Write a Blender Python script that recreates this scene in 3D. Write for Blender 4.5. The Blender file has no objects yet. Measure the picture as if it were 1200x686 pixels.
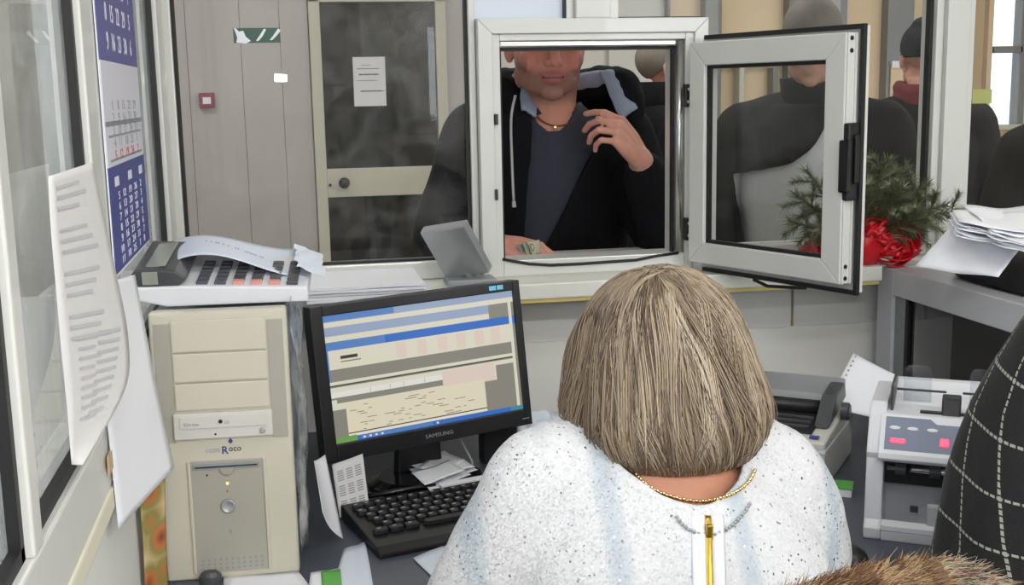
import bpy, bmesh, math, random
import numpy as np
from mathutils import Vector, Matrix, Euler, noise
random.seed(7)
rng = np.random.default_rng(7)
scene = bpy.context.scene
COL = scene.collection
R = math.radians

# ------------------------------------------------------------------ camera
CAM = Vector((0, 0, 1.45)); FPX = 1360.0
YAW, PITCH, ROLL = R(11), R(9.74), R(1.14)
cam_d = bpy.data.cameras.new('camera'); cam = bpy.data.objects.new('camera', cam_d); COL.objects.link(cam)
cam_d.sensor_fit = 'HORIZONTAL'; cam_d.sensor_width = 36; cam_d.lens = 36 * FPX / 1200
cam_d.clip_start = .02
CM = Matrix.Rotation(-YAW, 3, 'Z') @ Matrix.Rotation(R(90) - PITCH, 3, 'X') @ Matrix.Rotation(-ROLL, 3, 'Z')
cam.matrix_world = Matrix.Translation(CAM) @ CM.to_4x4()
scene.camera = cam

def ray(px, py): return CM @ Vector(((px - 600) / FPX, -(py - 343) / FPX, -1))
def PY(px, py, Y): d = ray(px, py); return CAM + d * (Y / d.y)      # pixel -> point on a wall y = Y
def PX(px, py, X): d = ray(px, py); return CAM + d * (X / d.x)      # pixel -> point on a wall x = X
def PZ(px, py, Z): d = ray(px, py); return CAM + d * ((Z - CAM.z) / d.z)   # pixel -> point on a level z = Z

# ------------------------------------------------------------------ world, lights, exposure
w = bpy.data.worlds.new('world'); scene.world = w; w.use_nodes = True
w.node_tree.nodes['Background'].inputs[0].default_value = (.86, .93, 1, 1)
w.node_tree.nodes['Background'].inputs[1].default_value = 2.2
vs = scene.view_settings
vs.view_transform = 'Standard'; vs.look = 'None'; vs.exposure = -0.22; vs.gamma = 1; vs.use_curve_mapping = False

def area(name, loc, sx, sy, power, col=(1, 1, 1), rot=(0, 0, 0)):
    l = bpy.data.lights.new(name, 'AREA'); l.shape = 'RECTANGLE'; l.size = sx; l.size_y = sy
    l.energy = power; l.color = col
    o = bpy.data.objects.new(name, l); COL.objects.link(o); o.location = loc; o.rotation_euler = rot
    return o
OFFICE_LAMPS = [(.4, -.9), (1.65, -.9), (.55, .95)]  # first two are added, unseen, to brighten the wall under the sill
for i, (x, y) in enumerate(OFFICE_LAMPS):
    area('office_ceiling_and_fill_light', (x, y, 2.615), 1.15, .26, (30, 30, 5)[i], (1, .985, .96))
area('daylight_behind', (2.13, -1.57, 1.65), .7, 1.2, 22, (.95, .98, 1), (R(90), 0, 0))
area('side_room_fill_light', (-1.1, .9, 2.6), 1.1, .3, 26, (1, .98, .96))  # added lamp, unseen, lightens the view through the left panes
LOBBY_LAMPS = [(.9, 3.9), (3.2, 4.2), (-.9, 5.0)]
for i, (x, y) in enumerate(LOBBY_LAMPS):
    area('lobby_ceiling_light', (x, y, 2.885), 1.15, .26, (22, 25, 18)[i], (1, .955, .90))
fl = bpy.data.lights.new('camera_flash', 'AREA'); fl.shape = 'RECTANGLE'; fl.size = .05; fl.size_y = .03; fl.energy = 2.4; fl.color = (.97, .98, 1)
flo = bpy.data.objects.new('camera_flash', fl); COL.objects.link(flo)
flo.matrix_world = Matrix.Translation((.01, -.01, 1.53)) @ CM.to_4x4()

# ------------------------------------------------------------------ helpers
def S(r, g, b):
    f = lambda c: (c / 255 / 12.92) if c / 255 <= .04045 else ((c / 255 + .055) / 1.055) ** 2.4
    return (f(r), f(g), f(b), 1)

MATS = {}
def mat(name, col, rough=.5, metal=0, var=.05, scale=25, bump=0, bscale=150, spec=.5, coat=0, sheen=0, emit=None, vcol=False, sss=0, stretch=None):
    m = bpy.data.materials.new(name); m.use_nodes = True; nt = m.node_tree; N = nt.nodes; L = nt.links
    b = N['Principled BSDF']
    b.inputs['Roughness'].default_value = rough; b.inputs['Metallic'].default_value = metal
    b.inputs['Specular IOR Level'].default_value = spec; b.inputs['Coat Weight'].default_value = coat
    b.inputs['Sheen Weight'].default_value = sheen
    if sss: b.inputs['Subsurface Weight'].default_value = sss; b.inputs['Subsurface Radius'].default_value = (.01, .004, .002)
    tc = N.new('ShaderNodeTexCoord'); src = tc.outputs['Object']
    if stretch:
        mp = N.new('ShaderNodeMapping'); mp.inputs['Scale'].default_value = stretch; L.new(src, mp.inputs[0]); src = mp.outputs[0]
    nz = N.new('ShaderNodeTexNoise'); nz.inputs['Scale'].default_value = scale; nz.inputs['Detail'].default_value = 4
    L.new(src, nz.inputs['Vector'])
    mx = N.new('ShaderNodeMix'); mx.data_type = 'RGBA'
    mx.inputs[6].default_value = [max(0, c * (1 - var)) for c in col[:3]] + [1]
    mx.inputs[7].default_value = [min(1, c * (1 + var)) for c in col[:3]] + [1]
    L.new(nz.outputs['Fac'], mx.inputs[0])
    out = mx.outputs[2]
    if vcol:
        at = N.new('ShaderNodeAttribute'); at.attribute_name = 'Col'
        mu = N.new('ShaderNodeMix'); mu.data_type = 'RGBA'; mu.blend_type = 'MULTIPLY'; mu.inputs[0].default_value = 1
        L.new(out, mu.inputs[6]); L.new(at.outputs['Color'], mu.inputs[7]); out = mu.outputs[2]
    L.new(out, b.inputs['Base Color'])
    if emit:
        b.inputs['Emission Color'].default_value = emit[0]; b.inputs['Emission Strength'].default_value = emit[1]
    if bump:
        n2 = N.new('ShaderNodeTexNoise'); n2.inputs['Scale'].default_value = bscale; n2.inputs['Detail'].default_value = 3
        L.new(src, n2.inputs['Vector'])
        bp = N.new('ShaderNodeBump'); bp.inputs['Strength'].default_value = bump; bp.inputs['Distance'].default_value = .004
        L.new(n2.outputs['Fac'], bp.inputs['Height']); L.new(bp.outputs[0], b.inputs['Normal'])
    MATS[name] = m; return m

def glass_mat(name, tint=(.93, .95, .95), dust=.03, rough=.0, ior=1.5):
    m = bpy.data.materials.new(name); m.use_nodes = True; nt = m.node_tree; N = nt.nodes; L = nt.links
    N.remove(N['Principled BSDF']); out = N['Material Output']
    tr = N.new('ShaderNodeBsdfTransparent'); tr.inputs[0].default_value = (*tint, 1)
    gl = N.new('ShaderNodeBsdfGlossy'); gl.inputs['Roughness'].default_value = rough
    fr = N.new('ShaderNodeFresnel'); fr.inputs[0].default_value = ior
    ge = N.new('ShaderNodeNewGeometry'); iv = N.new('ShaderNodeMath'); iv.operation = 'SUBTRACT'; iv.inputs[0].default_value = 1; L.new(ge.outputs['Backfacing'], iv.inputs[1])
    fm_ = N.new('ShaderNodeMath'); fm_.operation = 'MULTIPLY'; L.new(fr.outputs[0], fm_.inputs[0]); L.new(iv.outputs[0], fm_.inputs[1])
    m1 = N.new('ShaderNodeMixShader'); L.new(fm_.outputs[0], m1.inputs[0]); L.new(tr.outputs[0], m1.inputs[1]); L.new(gl.outputs[0], m1.inputs[2])
    df = N.new('ShaderNodeBsdfDiffuse'); df.inputs[0].default_value = (.75, .75, .74, 1)
    tc = N.new('ShaderNodeTexCoord'); nz = N.new('ShaderNodeTexNoise'); nz.inputs['Scale'].default_value = 9; nz.inputs['Detail'].default_value = 7; nz.inputs['Distortion'].default_value = 1.2
    L.new(tc.outputs['Object'], nz.inputs['Vector'])
    mr = N.new('ShaderNodeMapRange'); mr.inputs[1].default_value = .42; mr.inputs[2].default_value = .78
    mr.inputs[3].default_value = dust * .3; mr.inputs[4].default_value = dust * 3.5; L.new(nz.outputs['Fac'], mr.inputs[0])
    m2 = N.new('ShaderNodeMixShader'); L.new(mr.outputs[0], m2.inputs[0]); L.new(m1.outputs[0], m2.inputs[1]); L.new(df.outputs[0], m2.inputs[2])
    L.new(m2.outputs[0], out.inputs[0]); MATS[name] = m; return m

class MB:
    """collects shapes; build() links them as one mesh object"""
    def __init__(s): s.v = []; s.f = []; s.mi = []; s.cols = None
    def add(s, vs, fs, mi=0):
        o = len(s.v); s.v += [tuple(v) for v in vs]; s.f += [tuple(i + o for i in f) for f in fs]; s.mi += [mi] * len(fs); return s
    def box(s, x0, x1, y0, y1, z0, z1, mi=0, M=None):
        vs = [Vector((x, y, z)) for z in (z0, z1) for y in (y0, y1) for x in (x0, x1)]
        if M is not None: vs = [M @ v for v in vs]
        return s.add(vs, [(0, 2, 3, 1), (4, 5, 7, 6), (0, 1, 5, 4), (2, 6, 7, 3), (0, 4, 6, 2), (1, 3, 7, 5)], mi)
    def cbox(s, c, sz, rot=None, mi=0):
        M = Matrix.Translation(c) @ (Euler(rot).to_matrix().to_4x4() if rot else Matrix())
        return s.box(-sz[0] / 2, sz[0] / 2, -sz[1] / 2, sz[1] / 2, -sz[2] / 2, sz[2] / 2, mi, M)
    def tube(s, pts, r, n=10, cap=True, mi=0, flat=1.0):
        pts = [Vector(p) for p in pts]; k = len(pts); rs = r if hasattr(r, '__len__') else [r] * k
        vs = []; fs = []; up = None
        for i, p in enumerate(pts):
            t = (pts[min(i + 1, k - 1)] - pts[max(i - 1, 0)]); t = t.normalized() if t.length > 1e-9 else Vector((0, 0, 1))
            if up is None: up = Vector((0, 0, 1)) if abs(t.z) < .9 else Vector((1, 0, 0))
            a = t.cross(up); a = a.normalized() if a.length > 1e-6 else Vector((1, 0, 0)); b = a.cross(t).normalized(); up = b
            for j in range(n):
                q = 2 * math.pi * j / n; vs.append(p + (a * math.cos(q) + b * math.sin(q) * flat) * rs[i])
        for i in range(k - 1):
            for j in range(n):
                j2 = (j + 1) % n; fs.append((i * n + j, i * n + j2, (i + 1) * n + j2, (i + 1) * n + j))
        if cap: fs.append(tuple(range(n - 1, -1, -1))); fs.append(tuple(range((k - 1) * n, k * n)))
        return s.add(vs, fs, mi)
    def rings(s, rs, n=24, mi=0, cap=True, power=2.0):
        """rs: list of (center, rx, ry[, tilt about x]) horizontal super-ellipse rings"""
        vs = []; fs = []
        for rr in rs:
            c, rx, ry = rr[:3]; t = rr[3] if len(rr) > 3 else 0; yaw = rr[4] if len(rr) > 4 else 0
            E = Euler((t, 0, yaw)).to_matrix()
            for j in range(n):
                q = 2 * math.pi * j / n; cx, sy = math.cos(q), math.sin(q)
                x = math.copysign(abs(cx) ** (2 / power), cx) * rx; y = math.copysign(abs(sy) ** (2 / power), sy) * ry
                vs.append(Vector(c) + E @ Vector((x, y, 0)))
        k = len(rs)
        for i in range(k - 1):
            for j in range(n):
                j2 = (j + 1) % n; fs.append((i * n + j, i * n + j2, (i + 1) * n + j2, (i + 1) * n + j))
        if cap: fs.append(tuple(range(n - 1, -1, -1))); fs.append(tuple(range((k - 1) * n, k * n)))
        return s.add(vs, fs, mi)
    def lathe(s, c, prof, n=20, axis='Z', mi=0):
        c = Vector(c); vs = []; fs = []
        for r, h in prof:
            for j in range(n):
                q = 2 * math.pi * j / n
                p = (r * math.cos(q), r * math.sin(q), h)
                if axis == 'Y': p = (p[0], p[2], p[1])
                if axis == 'X': p = (p[2], p[0], p[1])
                vs.append(c + Vector(p))
        for i in range(len(prof) - 1):
            for j in range(n):
                j2 = (j + 1) % n; f = (i * n + j, i * n + j2, (i + 1) * n + j2, (i + 1) * n + j)
                fs.append(f if axis != 'Y' else f[::-1])
        fs.append(tuple(range(n - 1, -1, -1))); fs.append(tuple(range((len(prof) - 1) * n, len(prof) * n)))
        return s.add(vs, fs, mi)
    def sphere(s, c, r, n=12, mi=0, rot=None):
        rx, ry, rz = r if hasattr(r, '__len__') else (r, r, r)
        E = Euler(rot).to_matrix() if rot else Matrix.Identity(3); c = Vector(c); vs = [c + E @ Vector((0, 0, rz))]; fs = []
        m = max(4, n // 2 + 1)
        for i in range(1, m):
            a = math.pi * i / m
            for j in range(n):
                q = 2 * math.pi * j / n; vs.append(c + E @ Vector((rx * math.sin(a) * math.cos(q), ry * math.sin(a) * math.sin(q), rz * math.cos(a))))
        vs.append(c - E @ Vector((0, 0, rz))); last = len(vs) - 1
        for j in range(n):
            j2 = (j + 1) % n; fs.append((0, 1 + j, 1 + j2)); fs.append((last, last - n + j2, last - n + j))
            for i in range(m - 2): fs.append((1 + i * n + j, 1 + (i + 1) * n + j, 1 + (i + 1) * n + j2, 1 + i * n + j2))
        return s.add(vs, fs, mi)
    def prism(s, poly, a, b, axis='Z', mi=0):
        """poly: 2d points, extruded from a to b along the axis"""
        n = len(poly); P = {'Z': lambda u, v, h: (u, v, h), 'Y': lambda u, v, h: (u, h, v), 'X': lambda u, v, h: (h, u, v)}[axis]
        vs = [P(u, v, a) for u, v in poly] + [P(u, v, b) for u, v in poly]
        fs = [tuple(range(n - 1, -1, -1)), tuple(range(n, 2 * n))] + [(i, (i + 1) % n, n + (i + 1) % n, n + i) for i in range(n)]
        return s.add(vs, fs, mi)
    def sheet(s, fn, nu, nv, th=.0006, mi=0):
        """thin solid sheet from fn(u,v) -> point, thickness th"""
        g = [[Vector(fn(i / nu, j / nv)) for i in range(nu + 1)] for j in range(nv + 1)]
        top = []; bot = []
        for j in range(nv + 1):
            for i in range(nu + 1):
                du = g[j][min(i + 1, nu)] - g[j][max(i - 1, 0)]; dv = g[min(j + 1, nv)][i] - g[max(j - 1, 0)][i]
                nn = du.cross(dv); nn = nn.normalized() if nn.length > 1e-12 else Vector((0, 0, 1))
                top.append(g[j][i] + nn * th / 2); bot.append(g[j][i] - nn * th / 2)
        W = nu + 1; o = W * (nv + 1); fs = []
        for j in range(nv):
            for i in range(nu):
                a = j * W + i; fs.append((a, a + 1, a + W + 1, a + W)); fs.append((o + a, o + a + W, o + a + W + 1, o + a + 1))
        edge = [i for i in range(W)] + [j * W + nu for j in range(1, nv + 1)] + [nv * W + i for i in range(nu - 1, -1, -1)] + [j * W for j in range(nv - 1, 0, -1)]
        for k in range(len(edge)):
            a, b = edge[k], edge[(k + 1) % len(edge)]; fs.append((b, a, o + a, o + b))
        return s.add(top + bot, fs, mi)
    def mesh(s, name, bevel=0, seg=2, fix=True):
        me = bpy.data.meshes.new(name); me.from_pydata(s.v, [], s.f)
        for p, i in zip(me.polygons, s.mi): p.material_index = i
        if bevel or fix:
            bm = bmesh.new(); bm.from_mesh(me)
            if fix: bmesh.ops.recalc_face_normals(bm, faces=bm.faces)
            if bevel:
                es = [e for e in bm.edges if len(e.link_faces) == 2 and e.calc_face_angle(0) > R(35)]
                bmesh.ops.bevel(bm, geom=es, offset=bevel, segments=seg, profile=.6, affect='EDGES', clamp_overlap=True)
            bm.to_mesh(me); bm.free()
        return me
    def build(s, name, mats, parent=None, loc=None, rot=None, bevel=0, seg=2, smooth=False, fix=True):
        me = s.mesh(name, bevel, seg, fix)
        return link(name, me, mats, parent, loc, rot, smooth)

def link(name, me, mats, parent=None, loc=None, rot=None, smooth=False):
    o = bpy.data.objects.new(name, me); COL.objects.link(o)
    for m in (mats if isinstance(mats, (list, tuple)) else [mats]):
        me.materials.append(MATS[m] if isinstance(m, str) else m)
    if smooth: me.polygons.foreach_set('use_smooth', [True] * len(me.polygons))
    if parent: o.parent = parent
    if loc is not None: o.location = loc
    if rot is not None: o.rotation_euler = rot
    return o
def empty(name, loc=(0, 0, 0), rot=(0, 0, 0)):
    o = bpy.data.objects.new(name, None); COL.objects.link(o); o.location = loc; o.rotation_euler = rot; o.empty_display_size = .05; return o
def tag(o, label=None, cat=None, group=None, kind=None):
    if label: o['label'] = label
    if cat: o['category'] = cat
    if group: o['group'] = group
    if kind: o['kind'] = kind
    return o
def thing(name, label, cat, loc=(0, 0, 0), rz=0, group=None, rot=None):
    return tag(empty(name, loc, rot or (0, 0, rz)), label, cat, group)

def finish(o, mods):
    """evaluate modifiers on o into a plain mesh"""
    for kind, kw in mods:
        m = o.modifiers.new(kind, kind)
        for k, v in kw.items(): setattr(m, k, v)
    dg = bpy.context.evaluated_depsgraph_get(); dg.update()
    me = bpy.data.meshes.new_from_object(o.evaluated_get(dg)); o.modifiers.clear()
    old = o.data; o.data = me; bpy.data.meshes.remove(old); return me
def fuse(mb, name, mats, voxel=.006, smooth=4, parent=None, factor=.5, fn=None):
    """voxel-union of overlapping closed shapes into one continuous skin; fn displaces each vertex"""
    o = mb.build(name, mats, fix=True)
    me = finish(o, [('REMESH', dict(mode='VOXEL', voxel_size=voxel, use_smooth_shade=True)), ('SMOOTH', dict(factor=factor, iterations=smooth))])
    if fn:
        n = len(me.vertices); co = np.empty(n * 3, np.float32); no = np.empty(n * 3, np.float32)
        me.vertices.foreach_get('co', co); me.vertices.foreach_get('normal', no)
        out = [fn(Vector(c), Vector(q)) for c, q in zip(co.reshape(-1, 3).tolist(), no.reshape(-1, 3).tolist())]
        me.vertices.foreach_set('co', np.array([tuple(v) for v in out], np.float32).ravel()); me.update()
    if parent: o.parent = parent
    me.polygons.foreach_set('use_smooth', [True] * len(me.polygons))
    return o
def paint(o, fn):
    """natural colour per vertex"""
    me = o.data; a = me.color_attributes.new('Col', 'FLOAT_COLOR', 'POINT')
    n = len(me.vertices); co = np.empty(n * 3, np.float32); me.vertices.foreach_get('co', co)
    a.data.foreach_set('color', np.array([fn(Vector(c)) for c in co.reshape(-1, 3).tolist()], np.float32).ravel())
_font = {}
def text(name, body, size, mtl, parent, M, align='LEFT', ext=.0002, shear=0, sx=1):
    c = bpy.data.curves.new(name, 'FONT'); c.body = body; c.size = size; c.extrude = ext; c.align_x = align; c.shear = shear; c.resolution_u = 2
    t = bpy.data.objects.new(name + '_curve', c); COL.objects.link(t)
    dg = bpy.context.evaluated_depsgraph_get(); dg.update()
    me = bpy.data.meshes.new_from_object(t.evaluated_get(dg)); bpy.data.objects.remove(t); bpy.data.curves.remove(c)
    me.materials.clear(); me.transform(M @ Matrix.Diagonal((sx, 1, 1, 1)))
    o = link(name, me, mtl, parent)
    if len(body) > 1: o['kind'] = 'stuff'
    return o
FRONT = Matrix.Rotation(R(90), 4, 'X')       # text plane facing -Y
def copy_tree(o, parent=None):
    c = o.copy(); COL.objects.link(c); c.parent = parent
    for ch in list(o.children): copy_tree(ch, c)
    return c
def dup(ob, parent, loc=None, rot=None):
    c = ob.copy(); COL.objects.link(c); c.parent = parent
    if loc is not None: c.location = loc
    if rot is not None: c.rotation_euler = rot
    return c

# ------------------------------------------------------------------ materials
mat('alu_white', S(214, 215, 212), .32, .0, .03, 8, coat=.25)
mat('alu_lobby', S(196, 194, 176), .4, .0, .04, 8)
mat('alu_grey', S(205, 207, 212), .35, .1, .03, 8)
mat('alu_bare', S(190, 190, 188), .22, .85, .04, 20)
mat('gasket', S(20, 21, 22), .55, 0, .1, 60)
mat('black_plastic', S(24, 25, 28), .38, 0, .08, 40, bump=.05, bscale=600)
mat('black_gloss', S(16, 17, 19), .15, 0, .05, 40)
mat('plaster', S(226, 226, 222), .7, 0, .03, 6, bump=.15, bscale=60)
mat('plaster_office', S(228, 226, 220), .75, 0, .03, 5, bump=.1, bscale=60)
mat('ceiling_white', S(235, 235, 232), .8, 0, .02, 5)
mat('sill_white', S(226, 226, 218), .4, 0, .05, 9)
mat('ledge_cream', S(224, 220, 200), .5, 0, .05, 9)
mat('tile_grey', S(220, 220, 218), .25, 0, .06, 12, coat=.2)
mat('grout', S(205, 188, 120), .8, 0, .12, 30)
mat('floor_tile', S(150, 145, 138), .35, 0, .1, 10)
mat('floor_lobby', S(150, 142, 130), .3, 0, .12, 8)
mat('marble', S(182, 177, 173), .35, 0, .14, 3.5, stretch=(1, 1, .35))
mat('lobby_pale', S(205, 202, 194), .7, 0, .05, 4)
mat('lobby_beige', S(222, 196, 160), .7, 0, .07, 3)
mat('lobby_tan', S(196, 170, 136), .7, 0, .07, 3)
mat('frame_olive', S(112, 112, 100), .4, .2, .06, 8)
mat('frame_grey', S(128, 128, 126), .4, .2, .06, 8)
mat('dark_room_shade', S(58, 54, 50), .5, 0, .2, 3)
glass_mat('glass', (.94, .94, .94), .018, ior=1.38)
glass_mat('glass_clear', (.93, .94, .94), .003, ior=1.28)
glass_mat('glass_side', (.86, .88, .89), .10)
glass_mat('glass_door', (.42, .42, .41), .02)
glass_mat('clear_plastic', (.9, .92, .94), .07, .08)
glass_mat('plastic_film', (.9, .92, .95), .22, .12)
mat('board_white', S(242, 241, 236), .7, 0, .02, 6)
mat('desk_top', S(74, 80, 92), .38, 0, .06, 30)
mat('desk_body', S(120, 116, 110), .5, 0, .06, 20)
mat('beige_plastic', S(200, 196, 180), .45, 0, .03, 14, bump=.04, bscale=500)
mat('beige_dark', S(166, 163, 153), .5, 0, .03, 14)
mat('case_side', S(158, 164, 168), .3, .3, .06, 10)
mat('grey_plastic', S(196, 198, 202), .4, 0, .03, 20)
mat('warm_grey_plastic', S(206, 204, 198), .42, 0, .03, 20)
mat('mid_grey_plastic', S(142, 146, 150), .4, 0, .04, 20)
mat('dark_grey_plastic', S(70, 72, 76), .4, 0, .06, 30)
mat('silver_plastic', S(170, 173, 176), .3, .4, .04, 20)
mat('white_plastic', S(228, 230, 236), .35, 0, .03, 20)
mat('key_black', S(30, 31, 35), .42, 0, .1, 60)
mat('key_legend', S(170, 172, 176), .5)
mat('key_dark', S(78, 80, 88), .5)
mat('key_red', S(214, 150, 140), .5)
mat('lcd_grey', S(150, 156, 146), .2, 0, .03)
mat('ink_black', S(36, 36, 40), .6)
mat('ink_grey', S(150, 150, 156), .7)
mat('ink_faint', S(198, 197, 201), .7)
mat('ink_blue', S(52, 60, 130), .6)
mat('ink_white', S(225, 225, 235), .6)
mat('ink_pale', S(160, 168, 196), .7)
mat('ink_red', S(190, 60, 80), .6)
mat('led_yellow', S(240, 225, 90), .3, emit=(S(240, 225, 90), 1.2))
mat('led_red', S(235, 90, 120), .3, emit=(S(240, 70, 110), .7))
mat('led_cyan', S(120, 200, 235), .3)
mat('paper', S(236, 238, 245), .7, 0, .02, 12)
mat('paper_grey', S(222, 221, 222), .75, 0, .04, 12)
mat('paper_cool', S(218, 226, 240), .7, 0, .02, 12)
mat('calendar_blue', S(84, 84, 150), .45, 0, .05, 8)
mat('calendar_deep', S(58, 66, 140), .45, 0, .05, 8)
mat('calendar_white', S(214, 214, 226), .45, 0, .03, 8)
mat('gold', S(232, 206, 152), .22, 1, .05, 30)
mat('gold_zip', S(205, 172, 74), .3, .9, .1, 80)
mat('red_wrap', S(200, 22, 34), .3, 0, .25, 18, bump=.4, bscale=40, coat=.3)
mat('chair_black', S(28, 28, 30), .6, 0, .1, 40)
mat('chrome', S(200, 200, 204), .15, 1, .03, 20)
mat('lamp_housing', S(230, 230, 228), .5)
mat('lamp_glow', S(250, 250, 245), .5, emit=((1, .98, .94, 1), 3.0))
# ================================================================== THE SETTING
def struct(name, mb, m, bevel=0, label=None):
    o = mb.build(name, m, bevel=bevel); o['kind'] = 'structure'
    if label: o['label'] = label
    return o
def sroot(name, label=None, loc=(0, 0, 0), rz=0):
    o = empty(name, loc, (0, 0, rz)); o['kind'] = 'structure'
    if label: o['label'] = label
    return o
XL = -.225; YW = 2.40; TOPZ = 2.35
struct('floor', MB().box(-.35, 2.7, -1.7, 2.46, -.1, 0), 'floor_tile')
struct('floor_lobby', MB().box(-3, 6, 2.46, 7.6, -.1, 0), 'floor_lobby')
struct('ceiling', MB().box(-.35, 2.7, -1.7, 2.46, 2.65, 2.75), 'ceiling_white')
struct('ceiling_lobby', MB().box(-3, 6, 2.46, 7.6, 2.92, 3.0), 'ceiling_white')
struct('wall_back', MB().box(-.35, 2.7, -1.7, -1.6, 0, 1.0).box(-.35, 2.7, -1.7, -1.6, 2.3, 2.65).box(-.35, 1.73, -1.7, -1.6, 1.0, 2.3).box(2.53, 2.7, -1.7, -1.6, 1.0, 2.3), 'plaster_office')
w8 = empty('window_8'); w8['kind'] = 'structure'; w8['label'] = 'office window in the wall opposite the hatch'
MB().box(1.73, 2.53, -1.66, -1.62, 1.0, 1.05).box(1.73, 2.53, -1.66, -1.62, 2.25, 2.3).box(1.73, 1.78, -1.66, -1.62, 1.05, 2.25).box(2.48, 2.53, -1.66, -1.62, 1.05, 2.25).build('window_frame', 'alu_white', w8)
MB().box(1.78, 2.48, -1.645, -1.639, 1.05, 2.25).build('pane', 'glass_clear', w8)
struct('wall_right', MB().box(2.6, 2.7, -1.6, 2.40, 0, 2.65), 'plaster_office')

# --- left partition: plaster below, aluminium glazing above
wl = struct('wall_left', MB().box(-.33, XL, -1.6, YW, 0, 1.0).box(-.33, XL, -1.6, YW, TOPZ, 2.65), 'plaster')
struct('trim_1', MB().box(XL, XL + .014, .3, 2.27, .985, 1.012), 'ledge_cream', .003, 'cream painted ledge along the left partition')
def yl(px, py): return PX(px, py, XL + .01).y
m1a, m1b = 1.40, 1.555
m2a, m2b = .952, .985
wn = sroot('window_1', 'aluminium framed glazing of the left partition')
MB().box(-.265, XL + .012, .3, YW - .02, 1.012, 1.085).build('bottom_rail', 'alu_white', wn, bevel=.003)
MB().box(-.265, XL + .012, .3, YW - .02, TOPZ - .05, TOPZ).build('top_rail', 'alu_white', wn, bevel=.003)
MB().box(-.265, XL + .012, m1a, m1b, 1.085, TOPZ - .05).build('mullion', 'alu_white', wn, bevel=.003)
MB().box(-.265, XL + .012, m2a, m2b, 1.085, TOPZ - .05).build('mullion', 'alu_white', wn, bevel=.003)
MB().box(-.265, XL + .012, YW - .13, YW - .02, 1.085, TOPZ - .05).build('mullion', 'alu_white', wn, bevel=.003)
for a, b in ((.3, m2a), (m2b, m1a), (m1b, YW - .13)):
    MB().box(-.236, -.231, a, b, 1.085, TOPZ - .05).build('pane', 'glass_side', wn)
    g = MB()
    for z0, z1, y0, y1 in ((1.085, 1.097, a, b), (TOPZ - .06, TOPZ - .05, a, b), (1.085, TOPZ - .05, a, a + .011), (1.085, TOPZ - .05, b - .012, b)):
        g.box(-.231, XL + .004, y0, y1, z0, z1)
    g.build('gasket', 'gasket', wn)
struct('wall_side_room', MB().box(-1.9, -1.8, -1.6, YW, 0, 2.65), 'lobby_pale')
struct('floor_side_room', MB().box(-1.9, -.33, -1.7, 2.46, -.1, 0), 'floor_tile')
struct('ceiling_side_room', MB().box(-1.9, -.35, -1.7, 2.46, 2.65, 2.75), 'ceiling_white')
struct('wall_side_front', MB().box(-1.8, -.27, YW + .02, YW + .08, 0, 1.06).box(-1.8, -.27, YW + .02, YW + .08, TOPZ, 2.65), 'plaster')

# --- front wall under the counter windows
wf = struct('wall_front', MB().box(XL, 2.6, YW + .008, YW + .10, 0, 1.036).box(XL - .05, 2.6, YW, YW + .10, TOPZ, 2.65), ['grout'])
tj = 1.108
for k in range(-4, 4):
    a = max(tj + k * .33 + .003, XL); b = min(tj + (k + 1) * .33 - .003, 2.59)
    MB().box(a, b, YW - .002, YW + .008, .84, 1.033).build('tile', 'tile_grey', wf, bevel=.002)
edge = [(XL + (2.81 * i / 80), .920 + .004 * noise.noise(Vector((i * .9, 0, 0)))) for i in range(81)]
MB().prism([(XL, .05)] + edge + [(XL + 2.81, .05)], YW - .010, YW - .0025, 'Y').build('backing_board', 'board_white', wf)
struct('trim_2', MB().box(XL, 1.255, 2.27, YW, 1.036, 1.068).box(1.255, 2.6, 2.345, YW, 1.036, 1.068), 'sill_white', .003, 'white window sill board above the tiles')
MB().box(XL, 1.25, 2.274, 2.398, 1.028, 1.036).build('sill_underside', 'grout', bpy.data.objects['trim_2'])
struct('trim_3', MB().box(-.5, 2.6, YW + .062, YW + .36, 1.035, 1.066), 'sill_white', .004, 'white customer ledge on the lobby side')

# --- fixed pane to the left of the service window
w2 = sroot('window_2', 'large fixed counter pane left of the service hatch')
y0, y1 = YW, YW + .06
MB().box(XL + .004, -.2, y0, y1, 1.068, TOPZ).build('stile', 'alu_white', w2, bevel=.003)
MB().box(-.2, .386, y0, y1, 1.068, 1.106).build('bottom_rail', 'alu_white', w2, bevel=.003)
MB().box(-.2, .386, y0, y1, TOPZ - .05, TOPZ).build('top_rail', 'alu_white', w2, bevel=.003)
MB().box(.386, .4, y0, y1, 1.068, TOPZ).build('stile', 'alu_white', w2, bevel=.003)
MB().box(-.2, .386, y0 + .03, y0 + .036, 1.106, TOPZ - .05).build('pane', 'glass', w2)
g = MB().box(-.2, -.193, y0 + .012, y0 + .03, 1.106, TOPZ - .05).box(.380, .386, y0 + .012, y0 + .03, 1.106, TOPZ - .05).box(-.193, .38, y0 + .012, y0 + .03, 1.106, 1.111)
g.build('gasket', 'gasket', w2)
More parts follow.
